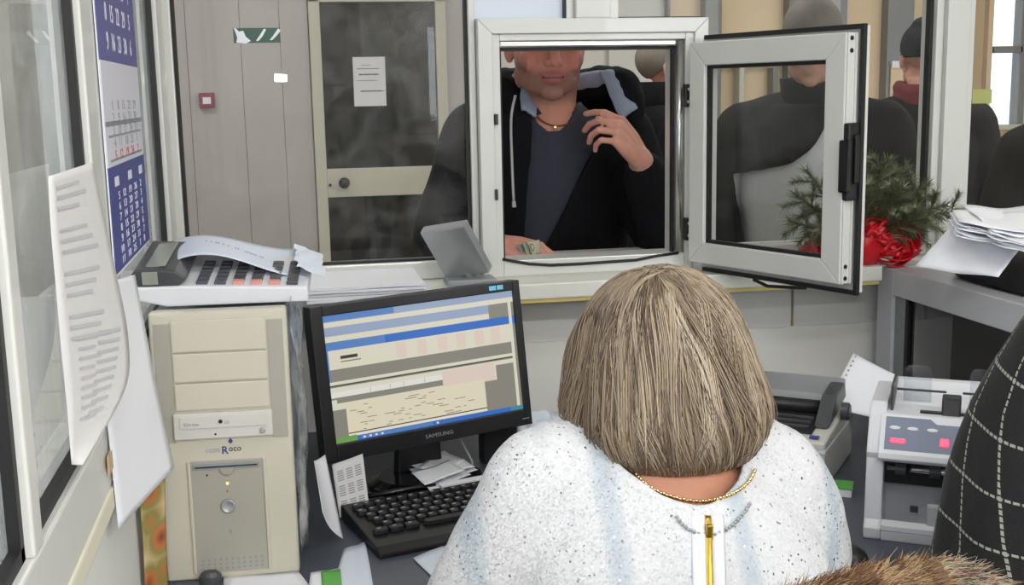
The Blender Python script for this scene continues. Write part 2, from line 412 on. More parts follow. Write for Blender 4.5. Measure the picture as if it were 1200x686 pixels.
# --- service hatch frame
w3 = sroot('window_3', 'white aluminium frame of the service hatch')
ox0, ox1, oz0, oz1 = .447, .828, 1.102, 1.542
fx0, fx1, fz0, fz1 = .401, .894, 1.068, 1.600
def frame_member(poly, ya, yb, name, m, par, bevel=.002): return MB().prism(poly, ya, yb, 'Y').build(name, m, par, bevel=bevel)
b = .03
frame_member([(fx0, fz0), (fx0 + b, fz0), (fx0 + b, fz1 - b), (fx0, fz1)], 2.372, 2.46, 'outer_stile', 'alu_white', w3)
frame_member([(fx1, fz0), (fx1, fz1), (fx1 - b, fz1 - b), (fx1 - b, fz0)], 2.372, 2.46, 'outer_stile', 'alu_white', w3)
frame_member([(fx0, fz1), (fx0 + b, fz1 - b), (fx1 - b, fz1 - b), (fx1, fz1)], 2.372, 2.46, 'head_rail', 'alu_white', w3)
MB().box(fx0 + b, ox0, 2.38, 2.46, fz0, fz1 - b).build('inner_stile', 'alu_white', w3, bevel=.002)
MB().box(ox1 + .018, fx1 - b, 2.38, 2.46, fz0, fz1 - b).build('inner_stile', 'alu_white', w3, bevel=.002)
MB().box(ox0, ox1 + .018, 2.382, 2.46, fz0, oz0).build('bottom_rail', 'alu_white', w3, bevel=.002)
MB().box(ox0, ox1 + .018, 2.38, 2.46, oz1 + .014, fz1 - b).build('inner_head', 'alu_white', w3, bevel=.002)
MB().box(ox0, ox1, 2.384, 2.46, oz1, oz1 + .014).build('bare_strip', 'alu_bare', w3, bevel=.004)
MB().tube([(ox1 + .009, 2.392, oz0), (ox1 + .009, 2.392, oz1 + .012)], .0095, 14).build('bare_tube', 'alu_bare', w3, smooth=True)
t = .006
MB().box(ox1, ox1 + .018, 2.404, 2.46, oz0, oz1 + .014).build('jamb', 'alu_white', w3)
g = MB().box(ox0, ox0 + t, 2.398, 2.411, oz0, oz1).box(ox1 - t, ox1, 2.398, 2.411, oz0, oz1).box(ox0 + t, ox1 - t, 2.398, 2.411, oz1 - t, oz1)
g.build('gasket', 'gasket', w3)
pts = [PY(x, y, 2.379) for x, y in ((589, 304), (600, 306), (620, 309.5), (645, 311), (680, 309.5), (715, 307), (745, 305), (770, 300), (795, 296.5))]
MB().tube(pts, .0032, 8).build('loose_gasket', 'gasket', w3, smooth=True)
for py in (112, 268):
    c = PY(804, py, 2.375); h = MB().box(c.x - .008, c.x + .008, 2.357, 2.379, c.z - .024, c.z + .024)
    hg = h.build('hinge', 'black_plastic', w3, bevel=.003)
    for dz in (-.013, .013): MB().sphere((c.x, 2.357, c.z + dz), (.004, .002, .004), 8).build('screw', 'chrome', hg, smooth=True)
for py in (140, 228):
    c = PY(581, py, 2.378); MB().box(c.x - .003, c.x + .003, 2.366, 2.381, c.z - .011, c.z + .011).build('strike_plate', 'black_plastic', w3, bevel=.001)
# --- upper lights above the hatch and the fixed pane to the right
w4 = sroot('window_4', 'fixed counter glazing above and right of the service hatch')
MB().box(.608, .682, 2.376, 2.46, 1.60, TOPZ).build('mullion', 'alu_white', w4, bevel=.003)
MB().box(.682, .704, 2.395, 2.46, 1.60, TOPZ).build('bead', 'alu_white', w4, bevel=.002)
MB().box(.592, .608, 2.395, 2.46, 1.60, TOPZ).build('bead', 'alu_white', w4, bevel=.002)
MB().box(.588, .592, 2.397, 2.46, 1.60, TOPZ).build('gasket', 'gasket', w4)
MB().box(.401, .588, 2.425, 2.431, 1.60, TOPZ).build('pane', 'glass', w4)
MB().prism([(.704, 1.60), (.894, 1.60), (.894, 1.106), (1.434, 1.106), (1.434, TOPZ - .05), (.704, TOPZ - .05)], 2.43, 2.436, 'Y').build('pane', 'glass_clear', w4)
MB().box(.704, .894, 2.405, 2.43, 1.60, 1.604).box(1.427, 1.434, 2.41, 2.43, 1.106, TOPZ - .05).build('gasket', 'gasket', w4)
MB().box(.894, 1.434, 2.40, 2.46, 1.068, 1.106).build('bottom_rail', 'alu_white', w4, bevel=.003)
MB().box(1.434, 1.452, 2.395, 2.46, 1.068, TOPZ).build('stile', 'alu_white', w4, bevel=.003)
MB().box(1.452, 1.508, 2.38, 2.46, 1.068, TOPZ).build('post', 'alu_white', w4, bevel=.003)
MB().box(1.508, 1.528, 2.395, 2.46, 1.068, TOPZ).build('stile', 'alu_white', w4, bevel=.003)
MB().box(.704, 1.434, 2.40, 2.46, TOPZ - .05, TOPZ).build('top_rail', 'alu_white', w4, bevel=.003)
w5 = sroot('window_5', 'fixed counter pane beyond the wide right post')
MB().box(1.528, 2.6, 2.40, 2.46, 1.068, 1.106).build('bottom_rail', 'alu_white', w5, bevel=.003)
MB().box(1.528, 2.6, 2.40, 2.46, TOPZ - .05, TOPZ).build('top_rail', 'alu_white', w5, bevel=.003)
MB().box(1.534, 2.6, 2.43, 2.436, 1.106, TOPZ - .05).build('pane', 'glass_clear', w5)
MB().box(1.528, 1.534, 2.41, 2.44, 1.106, TOPZ - .05).build('gasket', 'gasket', w5)
# white notice sheet over the small pane above the hatch
tag(MB().box(.401, .588, 2.412, 2.424, 1.602, 2.1).build('white_panel', 'paper_cool', bevel=.001), 'plain white panel filling the pane above the service hatch', 'panel')

# --- open casement of the hatch
HX, HY, HZ = .848, 2.336, 1.078; AN = R(-67); SW, SH = .46, .48
w6 = sroot('window_6', 'open hinged casement of the service hatch with black lock', (HX, HY, HZ), AN)
nrm = Vector((math.sin(AN), -math.cos(AN), 0)); alng = Vector((math.cos(AN), math.sin(AN), 0))
def sash(px, py):
    d = ray(px, py); o = Vector((HX, HY, HZ)) - CAM; q = CAM + d * (o.dot(nrm) / d.dot(nrm)) - Vector((HX, HY, HZ)); return q.dot(alng), q.z
gx0 = (sash(831, 75)[0] + sash(828, 285)[0]) / 2; gx1 = (sash(972, 70)[0] + sash(967, 302)[0]) / 2
gz1 = (sash(831, 77)[1] + sash(972, 70)[1]) / 2; gz0 = (sash(828, 285)[1] + sash(967, 302)[1]) / 2
cx = sash(993, 180)[0]
def mitre(name, P, ya=-.012, yb=.026, m='alu_white', par=w6, bevel=.0025): return MB().prism(P, ya, yb, 'Y').build(name, m, par, bevel=bevel)
ex0, ex1, ez0, ez1 = 0, cx, .012, SH - .012
mitre('stile', [(ex0, ez0), (gx0, gz0), (gx0, gz1), (ex0, ez1)]); mitre('stile', [(gx1, gz0), (ex1, ez0), (ex1, ez1), (gx1, gz1)])
mitre('rail', [(ex0, ez0), (ex1, ez0), (gx1, gz0), (gx0, gz0)]); mitre('rail', [(gx0, gz1), (gx1, gz1), (ex1, ez1), (ex0, ez1)])
MB().box(cx, cx + .004, -.010, -.006, ez0, ez1).box(cx, cx + .004, .012, .016, ez0, ez1).build('channel_rib', 'alu_white', w6, bevel=.001)
fxo = cx + .014
MB().box(0, fxo, .026, .036, -.006, ez0 + .004).box(0, fxo, .026, .036, ez1 - .004, SH).box(cx - .004, fxo, .026, .036, ez0 + .004, ez1 - .004).build('flange', 'alu_white', w6, bevel=.001)
MB().box(.012, fxo + .002, .017, .026, -.010, -.002).box(.012, fxo + .002, .017, .026, SH - .006, SH + .003).box(fxo - .007, fxo + .002, .017, .026, -.002, SH - .006).build('gasket', 'gasket', w6, bevel=.001)
MB().box(gx0, gx1, .006, .012, gz0, gz1).build('pane', 'glass_clear', w6)
MB().box(gx0, gx0 + .007, -.004, .006, gz0, gz1).box(gx1 - .004, gx1, -.004, .006, gz0, gz1).box(gx0, gx1, -.004, .006, gz0, gz0 + .007).box(gx0, gx1, -.004, .006, gz1 - .007, gz1).build('glazing_bead', 'gasket', w6)
lz0, lz1 = sash(1002, 236)[1], sash(1002, 144)[1]
hd = MB().box(cx - .001, cx + .012, -.012, .018, lz0, lz1).build('lock', 'black_plastic', w6, bevel=.004)
MB().box(cx - .004, cx + .018, -.020, -.010, lz0 + .015, lz1 - .03).box(cx + .010, cx + .018, .0, .014, lz0 + .03, lz1 - .02).build('lock_lever', 'black_gloss', hd, bevel=.004)
for z in (ez0 + .010, ez0 + .032, ez1 - .032, ez1 - .010):
    MB().lathe((cx, .003, z), [(.0042, -.001), (.0042, .0015)], 10, 'X').build('screw', 'black_plastic', w6)
MB().tube([(.16, .02, -.012), (.2, .018, -.020), (.26, .018, -.015), (.3, .018, -.011)], .0035, 6).build('loose_gasket', 'gasket', w6, smooth=True)

# --- lobby beyond
YB = 6.3
def xb(px, py=100): return PY(px, py, YB).x
def zb(px, py): return PY(px, py, YB).z
struct('wall_lobby_left', MB().box(-3, -2.9, 2.5, YB, 0, 2.92), 'marble')
struct('wall_lobby_right', MB().box(5.9, 6, 2.5, YB, 0, 2.92), 'lobby_beige')
dx0, dx1 = xb(365), xb(523)
wlb = struct('wall_lobby_back', MB().box(-3, dx0, YB, YB + .1, 0, 2.92).box(dx1, xb(760), YB, YB + .1, 0, 2.92).box(dx0, dx1, YB, YB + .1, 2.16, 2.92), 'lobby_pale')
mj = [xb(p) for p in (60, 140, 222, 285, 331, 364)]
for a, b in zip(mj[:-1], mj[1:]): MB().box(a + .0008, b - .0008, YB - .025, YB, 0, 2.9).build('marble_panel', 'marble', wlb, bevel=.002)
a, b = xb(523), xb(575)
MB().box(a + .002, b, YB - .02, YB, 0, 2.9).build('marble_panel', 'marble', wlb, bevel=.002)
struct('wall_lobby_beige', MB().box(xb(760), xb(1128), YB, YB + .1, 0, 2.92).box(xb(1128), 5.9, YB, YB + .1, 0, zb(1170, 148)).box(xb(1201), 5.9, YB, YB + .1, 0, 2.92), 'lobby_beige')
def column(px0, px1, m, nm, z1=2.9, z0=0, d=.08):
    return MB().box(xb(px0), xb(px1), YB - d, YB - .001, z0, z1).build(nm, m, bpy.data.objects['wall_lobby_beige'], bevel=.004)
column(820, 839, 'frame_olive', 'frame_post'); column(916, 925, 'frame_olive', 'frame_post'); column(925, 944, 'alu_lobby', 'frame_post', d=.06)
column(944, 986, 'frame_grey', 'door_panel', d=.05); column(1030, 1060, 'frame_grey', 'frame_post'); column(1098, 1128, 'frame_grey', 'frame_post')
column(712, 777, 'lobby_pale', 'pale_panel', d=.03); column(777, 780, 'frame_olive', 'frame_post'); column(860, 866, 'alu_lobby', 'frame_post', z1=zb(860, 76)); column(899, 905, 'frame_olive', 'frame_post', z1=zb(899, 80))
MB().box(xb(838), xb(915), YB - .07, YB - .001, zb(870, 76), zb(870, 70)).build('frame_rail', 'alu_lobby', bpy.data.objects['wall_lobby_beige'])
MB().box(xb(1060), xb(1098), YB - .07, YB - .001, zb(1070, 150), zb(1070, 52)).build('lower_panel', 'frame_grey', bpy.data.objects['wall_lobby_beige'])
MB().box(xb(1034), xb(1059), YB - .095, YB - .08, zb(1045, 170), zb(1045, 74)).build('niche', 'lobby_beige', bpy.data.objects['wall_lobby_beige'], bevel=.004)
MB().box(xb(1034), xb(1059), YB - .105, YB - .08, zb(1045, 80), zb(1045, 72)).build('niche_head', 'ceiling_white', bpy.data.objects['wall_lobby_beige'])
w7 = sroot('window_7', 'bright daylight window at the back of the lobby')
for a, b, m in ((1128, 1136, 'frame_grey'), (1141, 1152, 'lobby_tan'), (1157, 1163, 'lobby_beige'), (1196, 1204, 'frame_grey')):
    MB().box(xb(a, 60), xb(b, 60), YB, YB + .08, zb(1170, 148), 2.92).build('mullion', m, w7, bevel=.003)
MB().box(xb(1163), xb(1197), YB, YB + .05, zb(1180, 62), zb(1180, 54)).build('transom', 'frame_grey', w7, bevel=.003)
MB().box(xb(1128), xb(1204), YB - .05, YB, zb(1170, 152), zb(1170, 146)).build('sill', 'alu_lobby', w7, bevel=.003)
MB().box(xb(1130), xb(1202), YB + .03, YB + .036, zb(1170, 148), 2.92).build('pane', 'glass_clear', w7)
# aluminium door with dark glass
d1 = sroot('door_1', 'cream aluminium lobby door with two dark glass panes')
zr0, zr1 = zb(440, 229), zb(440, 196); zl = zb(440, 312)
ya, yb = YB - .05, YB + .02
MB().box(dx0, xb(378), ya, yb, 0, 2.14).build('door_stile', 'alu_lobby', d1, bevel=.004)
MB().box(xb(511), dx1, ya, yb, 0, 2.14).build('door_stile', 'alu_lobby', d1, bevel=.004)
MB().box(xb(378), xb(511), ya + .005, yb, zr0, zr1).build('lock_rail', 'alu_lobby', d1, bevel=.004)
MB().box(xb(378), xb(511), ya + .005, yb, 0, .25).build('bottom_rail', 'alu_lobby', d1, bevel=.004)
MB().box(dx0, dx1, ya, yb, zb(440, 3), zb(440, 3) + .07).build('transom', 'alu_lobby', d1, bevel=.004)
MB().box(xb(378), xb(511), YB - .02, YB - .014, .25, zr0).build('pane', 'glass_door', d1)
MB().box(xb(378), xb(511), YB - .02, YB - .014, zr1, zb(440, 3)).build('pane', 'glass_door', d1)
MB().box(xb(378), xb(511), YB - .02, YB - .014, zb(440, 3) + .07, 2.16).build('pane', 'glass_door', d1)
k = PY(403, 214, ya); kn = MB().lathe((k.x, ya, k.z), [(.012, 0), (.012, -.03), (.026, -.035), (.03, -.05), (.022, -.062), (.004, -.065)], 16, 'Y').build('knob', 'black_plastic', d1, smooth=True)
k = PY(387, 217, ya); MB().lathe((k.x, ya, k.z), [(.008, 0), (.008, -.006)], 10, 'Y').build('keyhole', 'black_plastic', d1)
struct('wall_corridor', MB().box(dx0 - .4, dx1 + .6, 7.5, 7.6, 0, 2.9).box(dx0 - .5, dx0 - .4, YB + .1, 7.5, 0, 2.9).box(dx1 + .6, dx1 + .7, YB + .1, 7.5, 0, 2.9), 'dark_room_shade')  # shade of the dark room behind the glass put into the wall colour
tag(MB().box(xb(388, 280), xb(432, 280), YB + .22, YB + .4, 0, zb(410, 236)).build('carton', 'lobby_tan', bevel=.01), 'tall brown carton standing behind the lower door glass', 'carton')

# office and lobby luminaires; the rear office pair is added fill
for i, (x, y) in enumerate(OFFICE_LAMPS + LOBBY_LAMPS):
    top = 2.65 if i < 3 else 2.92
    lm = thing('ceiling_luminaire', ('office ceiling light panel above the seated woman' if i == 2 else 'added fill light panel on the office ceiling near the wall opposite the hatch') if i < 3 else 'white lobby ceiling light panel', 'ceiling light', (x, y, top), group='office luminaires' if i < 3 else 'lobby luminaires')
    MB().box(-.6, .6, -.15, .15, -.03, 0).build('housing', 'lamp_housing', lm, bevel=.005)
    MB().box(-.57, .57, -.125, .125, -.034, -.03).build('diffuser', 'lamp_glow', lm)
# ================================================================== OFFICE FURNITURE AND MACHINES
DZ = .76
dk = thing('office_desk', 'office desk with dark blue-grey top under the computer and machines', 'desk', (0, 0, 0))
MB().box(-.216, 1.262, 1.40, 2.385, DZ - .028, DZ).build('desk_top', 'desk_top', dk, bevel=.004)
MB().box(-.21, 1.255, 2.34, 2.36, .12, DZ - .028).build('back_panel', 'desk_body', dk)
for x in (-.2, 1.23): MB().box(x, x + .022, 1.44, 2.34, 0, DZ - .028).build('side_panel', 'desk_body', dk, bevel=.002)

# --- computer tower
PCX, PCY, PCW, PCD = -.196, 1.657, .190, .43; PCA = R(-3)
PCH = PY(258, 363, PCY).z - DZ
pc = thing('computer_tower', 'beige computer tower on the desk beside the monitor', 'computer', (PCX, PCY, DZ), PCA)
def pl(px, py, Y=PCY): p = PY(px, py, Y); return p.x - PCX, p.z - DZ
MB().box(.003, PCW - .003, .025, PCD, .004, PCH - .004).build('case', 'case_side', pc, bevel=.003)
fp = MB().box(0, PCW, 0, .026, 0, PCH).build('front_panel', 'beige_plastic', pc, bevel=.006, seg=3)
x0, zt = pl(193, 372); x1, _ = pl(319, 372); _, zb_ = pl(258, 478)
x0 = .030; x1 = PCW - .030
for a, b in ((.006, x0 - .002), (x1 + .002, PCW - .006)):
    MB().box(a, b, -.0015, .004, pl(258, 515)[1], pl(258, 376)[1]).build('side_strip', 'beige_dark', fp, bevel=.001)
zs = [pl(258, y)[1] for y in (372, 411, 446, 479)]
for a, b in zip(zs[1:], zs[:-1]): MB().box(x0, x1, -.004, .004, a + .001, b - .001).build('bay_cover', 'beige_plastic', pc, bevel=.002)
d0, d1 = pl(260, 511)[1], pl(260, 481)[1]
dr = MB().box(x0 - .004, x1 + .003, -.007, .004, d0, d1).build('optical_drive', 'warm_grey_plastic', pc, bevel=.0015)
dh = d1 - d0; mid = (x0 + x1) / 2
MB().box(x0 + .004, x1 - .005, -.0085, -.007, d0 + dh * .42, d1 - .004).build('drive_tray', 'warm_grey_plastic', dr, bevel=.0008)
MB().lathe((x1 - .011, -.0085, d0 + dh * .22), [(.004, 0), (.004, -.002), (.003, -.003)], 14, 'Y').build('eject_button', 'silver_plastic', dr)
MB().lathe((mid - .012, -.0075, d0 + dh * .17), [(.0016, 0), (.0016, -.0006)], 8, 'Y').build('emergency_hole', 'ink_black', dr)
text('drive_lettering', '52X max', .0058, 'ink_grey', dr, Matrix.Translation((x0 + .010, -.0088, d0 + dh * .55)) @ FRONT)
lg = MB().lathe((mid - .004, -.0087, d0 + dh * .66), [(.003, 0), (.003, -.0004)], 12, 'Y').build('logo_disc', 'ink_black', dr)
text('drive_logo', 'LG', .006, 'ink_grey', dr, Matrix.Translation((mid + .001, -.0088, d0 + dh * .57)) @ FRONT)
lx, lz = pl(241, 531)
text('logo', 'com', .0125, 'ink_pale', pc, Matrix.Translation((lx, -.0006, lz + .001)) @ FRONT, ext=.0003, sx=.95)
text('logo', 'R', .0165, 'ink_blue', pc, Matrix.Translation((lx + .0225, -.0008, lz - .002)) @ FRONT, ext=.0005, sx=1.0)
text('logo', 'oco', .0125, 'ink_black', pc, Matrix.Translation((lx + .0325, -.0006, lz + .0015)) @ FRONT, ext=.0003, sx=.95)
lx2, lz2 = lx + .036, lz + .017
MB().prism([(lx2 - .0035, lz2 - .001), (lx2, lz2 - .0045), (lx2 + .0035, lz2 - .001), (lx2, lz2 + .0045)], -.0008, .001, 'Y').build('logo_diamond', 'ink_blue', pc)
# inset door panel
a0, b1 = pl(223, 541); a1, b0 = pl(312, 664); a0 = pl(227, 600)[0]; a1 = pl(312, 600)[0]
ip = MB().prism([(a0, b0), (a1, b0), (a1 - .002, b1), (a0 - .002, b1)], -.002, .003, 'Y').build('inset_panel', 'beige_dark', pc, bevel=.001)
for q in (MB().box(a0 - .004, a0, -.0035, .002, b0, b1), MB().box(a1, a1 + .004, -.0035, .002, b0, b1)): q.build('inset_frame', 'beige_plastic', ip, bevel=.001)
fl_ = MB().box(a0 + .003, a1 - .005, -.0042, -.002, b1 - .012, b1 - .004).build('floppy_slot', 'mid_grey_plastic', ip, bevel=.001)
MB().box(a0 + .006, a1 - .008, -.0046, -.0042, b1 - .0095, b1 - .0075).build('slot_opening', 'ink_black', fl_)
mx_ = (a0 + a1) / 2 - .001
MB().lathe((mx_, -.002, b1 - .013), [(.011, 0), (.010, -.001), (.006, -.0015)], 20, 'Y').build('slot_thumb_recess', 'beige_dark', ip, smooth=True)
bx, bz = pl(268, 591); MB().lathe((bx, -.002, bz), [(.0105, 0), (.0105, -.003), (.009, -.0045), (.008, -.0035), (.001, -.003)], 20, 'Y').build('power_button', 'silver_plastic', ip, smooth=True)
bx, bz = pl(267, 565); MB().lathe((bx, -.002, bz), [(.0022, 0), (.0018, -.0012)], 8, 'Y').build('power_lamp', 'led_yellow', ip)
bx, bz = pl(267, 574); MB().lathe((bx, -.002, bz), [(.0014, 0), (.0012, -.001)], 8, 'Y').build('disk_lamp', 'ink_red', ip)
bx, bz = pl(271, 621); MB().lathe((bx, -.002, bz), [(.0028, 0), (.0022, -.0015)], 8, 'Y').build('reset_button', 'silver_plastic', ip)
bx, bz = pl(243, 556); MB().lathe((bx, -.002, bz), [(.0015, 0), (.0013, -.001)], 8, 'Y').build('screw_hole', 'ink_black', ip)
dot = MB().lathe((0, 0, 0), [(.0019, .0005), (.0019, -.0004)], 8, 'Y').mesh('vent_hole')
first = True
for r_ in range(3):
    for c_ in range(11):
        o = link('vent_hole', dot, 'ink_grey' if first else [], ip, (a0 + .009 + c_ * (a1 - a0 - .018) / 10, -.0022, b0 + .006 + r_ * .0068)); first = False
# clear plastic cover hanging over the side
def wrapf(u, v):
    z = PCH + .01 - v * (.39); y = .03 + u * .20
    return (PCW + .006 + .010 * noise.noise(Vector((u * 6, v * 5, 2))) + .004 * math.sin(u * 19 + v * 4), y, z)
cv = thing('plastic_cover', 'clear plastic sheet hanging over the side of the computer tower', 'plastic sheet', (PCX, PCY, DZ), PCA)
MB().sheet(wrapf, 24, 24, .0004).build('film', 'plastic_film', cv, smooth=True)

# --- calculator lying across the tower
TZ = DZ + PCH
ca = thing('desk_calculator', 'white desktop calculator with dark display lying on the computer tower', 'calculator', (-.085, 1.775, TZ + .0125), rot=(R(8), 0, R(-4)))

cw, cd = .235, .17
MB().box(-cw / 2 + .05, cw / 2 - .02, cd / 2 - .03, cd / 2 - .018, -.023, .002).build('rear_foot', 'white_plastic', ca, bevel=.002)
prof = [(-cw / 2 - .01, .012), (-cw / 2 + .035, .0), (cw / 2, .0), (cw / 2, .022), (-cw / 2 + .06, .03), (-cw / 2 - .01, .03)]
MB().prism(prof, -cd / 2, cd / 2, 'Y').build('body', 'white_plastic', ca, bevel=.003)
ds = MB().prism([(-cw / 2 - .012, .030), (-cw / 2 + .052, .028), (-cw / 2 + .066, .040), (-cw / 2 + .05, .052), (-cw / 2 - .005, .056), (-cw / 2 - .012, .046)], -cd / 2 + .004, cd / 2 - .004, 'Y').build('display_hood', 'dark_grey_plastic', ca, bevel=.003)
M = Matrix.Translation((-cw / 2 + .022, -cd / 2 + .003, .042))
MB().box(-.018, .004, -.0015, .001, -.009, .010, M=M).build('display_glass', 'lcd_grey', ds, bevel=.001)
MB().cbox((-cw / 2 + .02, 0, .0548), (.03, cd * .75, .002), (0, R(-3), 0)).build('display_window', 'lcd_grey', ds, bevel=.0008)
km = MB().cbox((0, 0, 0), (.016, .014, .006)).mesh('key', .0015); km2 = km.copy(); km3 = km.copy()
km.materials.append(MATS['key_dark']); km2.materials.append(MATS['key_red']); km3.materials.append(MATS['dark_grey_plastic'])
for c_ in range(6):
    x = -cw / 2 + .085 + c_ * .0255
    for r_ in range(6):
        y = -cd / 2 + .016 + r_ * .0195
        m = km2 if (r_ == 0 and 2 <= c_ <= 4) else (km3 if c_ > 1 else km)
        o = link('key', m, [], ca, (x, y, .030 - (x + cw / 2 - .06) * .044 + .0015), (0, R(2.6), 0))
# curved sheet of paper lying over the calculator
def strip(u, v):
    x = -.18 + .205 * u
    z = TZ + .054 + .018 * math.sin(math.pi * min(1, u * 1.15)) * (1 - u) * 1.6 - .020 * u + .004 * math.sin(v * 3 + u * 4)
    y = 1.735 + .15 * v + .02 * (1 - u) - (.008 * u)
    return (x, y, z + .002 - .004 * (1 - v) + .014 * v)
st = tag(MB().sheet(strip, 30, 10, .0006).build('paper_sheet', 'paper_cool', smooth=True), 'curved white sheet with a blue printed line lying over the calculator', 'paper')
ink = MB()
for i in range(26):
    if random.random() < .25: continue
    u = .28 + i * .018; p = Vector(strip(u, .62 - .2 * (u - .28))); q = Vector(strip(u + .008, .62 - .2 * (u - .28)))
    ink.cbox((p + q) / 2 + Vector((0, 0, .0012)), ((q - p).length, .009, .0006), (0, -math.atan2(q.z - p.z, q.x - p.x), 0))
ink.build('printed_line', 'ink_pale', st)
def strip2(u, v):
    return (.012 + .042 * u + .006 * noise.noise(Vector((v * 5, u * 2, 0))), 1.715 + .16 * v, TZ + .048 + .014 * v + .005 * noise.noise(Vector((u * 3, v * 4, 3))) - .018 * u)
tag(MB().sheet(strip2, 8, 14, .0006).build('crumpled_paper', 'paper_cool', smooth=False), 'crumpled pale paper at the edge of the calculator', 'paper')
# rolled paper
tag(MB().tube([(-.198, 1.90, TZ + .0165), (-.199, 2.0, TZ + .0165), (-.201, 2.2, TZ + .0165)], .016, 18).build('paper_roll', 'paper', smooth=True), 'rolled white paper tube lying between calculator and left partition', 'paper roll')

# --- monitor
mo = thing('computer_monitor', 'black widescreen monitor showing a cream form window', 'monitor', (.226, 1.995, DZ), R(16.4))
MWd, MHt = .398, .268
Mt = Matrix.Translation((0, 0, .214)) @ Matrix.Rotation(R(1.5), 4, 'Y') @ Matrix.Rotation(R(-6.5), 4, 'X')
Mt = Matrix.Translation((0, 0, .214)) @ Matrix.Rotation(R(-1.6), 4, 'Y') @ Matrix.Rotation(R(-6.5), 4, 'X')
hw, hh = MWd / 2, MHt / 2
sw0, sw1, sz0, sz1 = -hw + .022, hw - .013, -hh + .030, hh - .018
bz = MB()
bz.box(-hw, sw0, -.012, .028, -hh, hh, M=Mt); bz.box(sw1, hw, -.012, .028, -hh, hh, M=Mt)
bz.box(sw0, sw1, -.012, .028, -hh, sz0, M=Mt); bz.box(sw0, sw1, -.012, .028, sz1, hh, M=Mt)
bezel = bz.build('bezel', 'black_plastic', mo, bevel=.002)
MB().box(-hw + .02, hw - .02, .028, .062, -hh + .02, hh - .02, M=Mt).build('rear_shell', 'black_plastic', mo, bevel=.012)
sc = MB().box(sw0, sw1, -.004, .004, sz0, sz1, M=Mt).build('screen', 'black_gloss', mo)
text('maker_name', 'SAMSUNG', .0095, 'ink_grey', bezel, Mt @ Matrix.Translation((.012, -.0122, -hh + .011)) @ FRONT, 'CENTER', sx=1.25)
MB().box(hw - .020, hw - .006, -.0126, -.012, -hh + .012, -hh + .0135, M=Mt).build('power_mark', 'ink_grey', bezel)
MB().box(hw - .062, hw - .048, -.0126, -.012, hh - .013, hh - .005, M=Mt).box(hw - .046, hw - .034, -.0126, -.012, hh - .013, hh - .005, M=Mt).build('sticker', 'led_cyan', bezel)
# screen picture: flat coloured areas that glow
SCOL = dict(grey=(146, 143, 132), cream=(232, 228, 208), blue=(62, 118, 205), lblue=(160, 176, 205), tblue=(96, 140, 205), pink=(234, 216, 202), form=(236, 228, 200), dark=(70, 66, 60), green=(120, 170, 90), teal=(70, 150, 175), ink=(150, 142, 126), white=(240, 238, 230))
skeys = list(SCOL); smats = []
for k_ in skeys:
    c = S(*SCOL[k_]); smats.append(mat('screen_' + k_, tuple(v * .1 for v in c[:3]) + (1,), .3, 0, 0, emit=(c, .85)))
si = MB(); lay = [0]
def sq(c, u0, v0, u1, v1):
    lay[0] += 1; y = -.0042 - lay[0] * .000012
    X = lambda u: sw0 + (sw1 - sw0) * u; Z = lambda v: sz1 - (sz1 - sz0) * v
    si.add([Mt @ Vector((X(a), y, Z(b))) for a, b in ((u0, v1), (u1, v1), (u1, v0), (u0, v0))], [(0, 1, 2, 3)], skeys.index(c))
sq('grey', 0, 0, 1, 1); sq('lblue', 0, 0, 1, .055); sq('tblue', 0, 0, .36, .05); sq('cream', 0, .055, 1, .095)
sq('lblue', 0, .095, .86, .165); sq('cream', 0, .165, .86, .21); sq('blue', 0, .21, 1, .275); sq('tblue', .0, .21, .30, .275); sq('cream', 0, .275, .985, .425)
for u in (.35, .46, .57, .67, .77, .86): sq('pink', u, .29, u + .05, .41)
sq('dark', .07, .325, .155, .35); sq('ink', .07, .365, .17, .375); sq('tblue', 0, .275, .012, .62)
sq('cream', 0, .52, .985, .545); sq('dark', 0, .548, .985, .556); sq('cream', 0, .565, .985, .60); sq('white', 0, .60, .60, .645)
for u in (.2, .3, .37, .48): sq('ink', u, .605, u + .002, .64)
sq('cream', 0, .66, .6, .74); sq('grey', .03, .645, .58, .69); sq('pink', .575, .575, .86, .72); sq('cream', .86, .575, .87, .72); sq('grey', 0, .74, .07, .965)
sq('form', .07, .70, .80, .962)
for i in range(46):
    u = .085 + random.random() * .62; v = .725 + random.randint(0, 11) * .0175; sq('ink', u, v, u + .012 + random.random() * .045, v + .006)
sq('dark', .07, .932, .80, .94); sq('white', .07, .945, .80, .962)
sq('cream', .968, .06, .985, .965)
sq('blue', 0, .965, 1, 1); sq('green', 0, .955, .11, 1); sq('teal', .93, .965, 1, 1); sq('tblue', .13, .968, .5, .995)
for u in (.14, .17, .2, .23, .52): sq('white', u, .975, u + .012, .99)
si.build('screen_image', smats, sc, fix=False)
# stand
MB().rings([((0, .01, 0), .105, .085), ((0, .01, .010), .105, .085), ((0, .012, .018), .085, .066)], 40).build('base', 'black_gloss', mo, bevel=.002, smooth=False)
MB().prism([(-.045, .015), (.045, .015), (.035, .16), (-.035, .16)], .03, .055, 'Y').build('neck', 'black_plastic', mo, bevel=.006)
MB().tube([(.06, .06, .10), (.075, .02, .07), (.085, -.01, .03), (.08, -.02, .012)], .0022, 8).build('cable', 'mid_grey_plastic', mo, smooth=True)

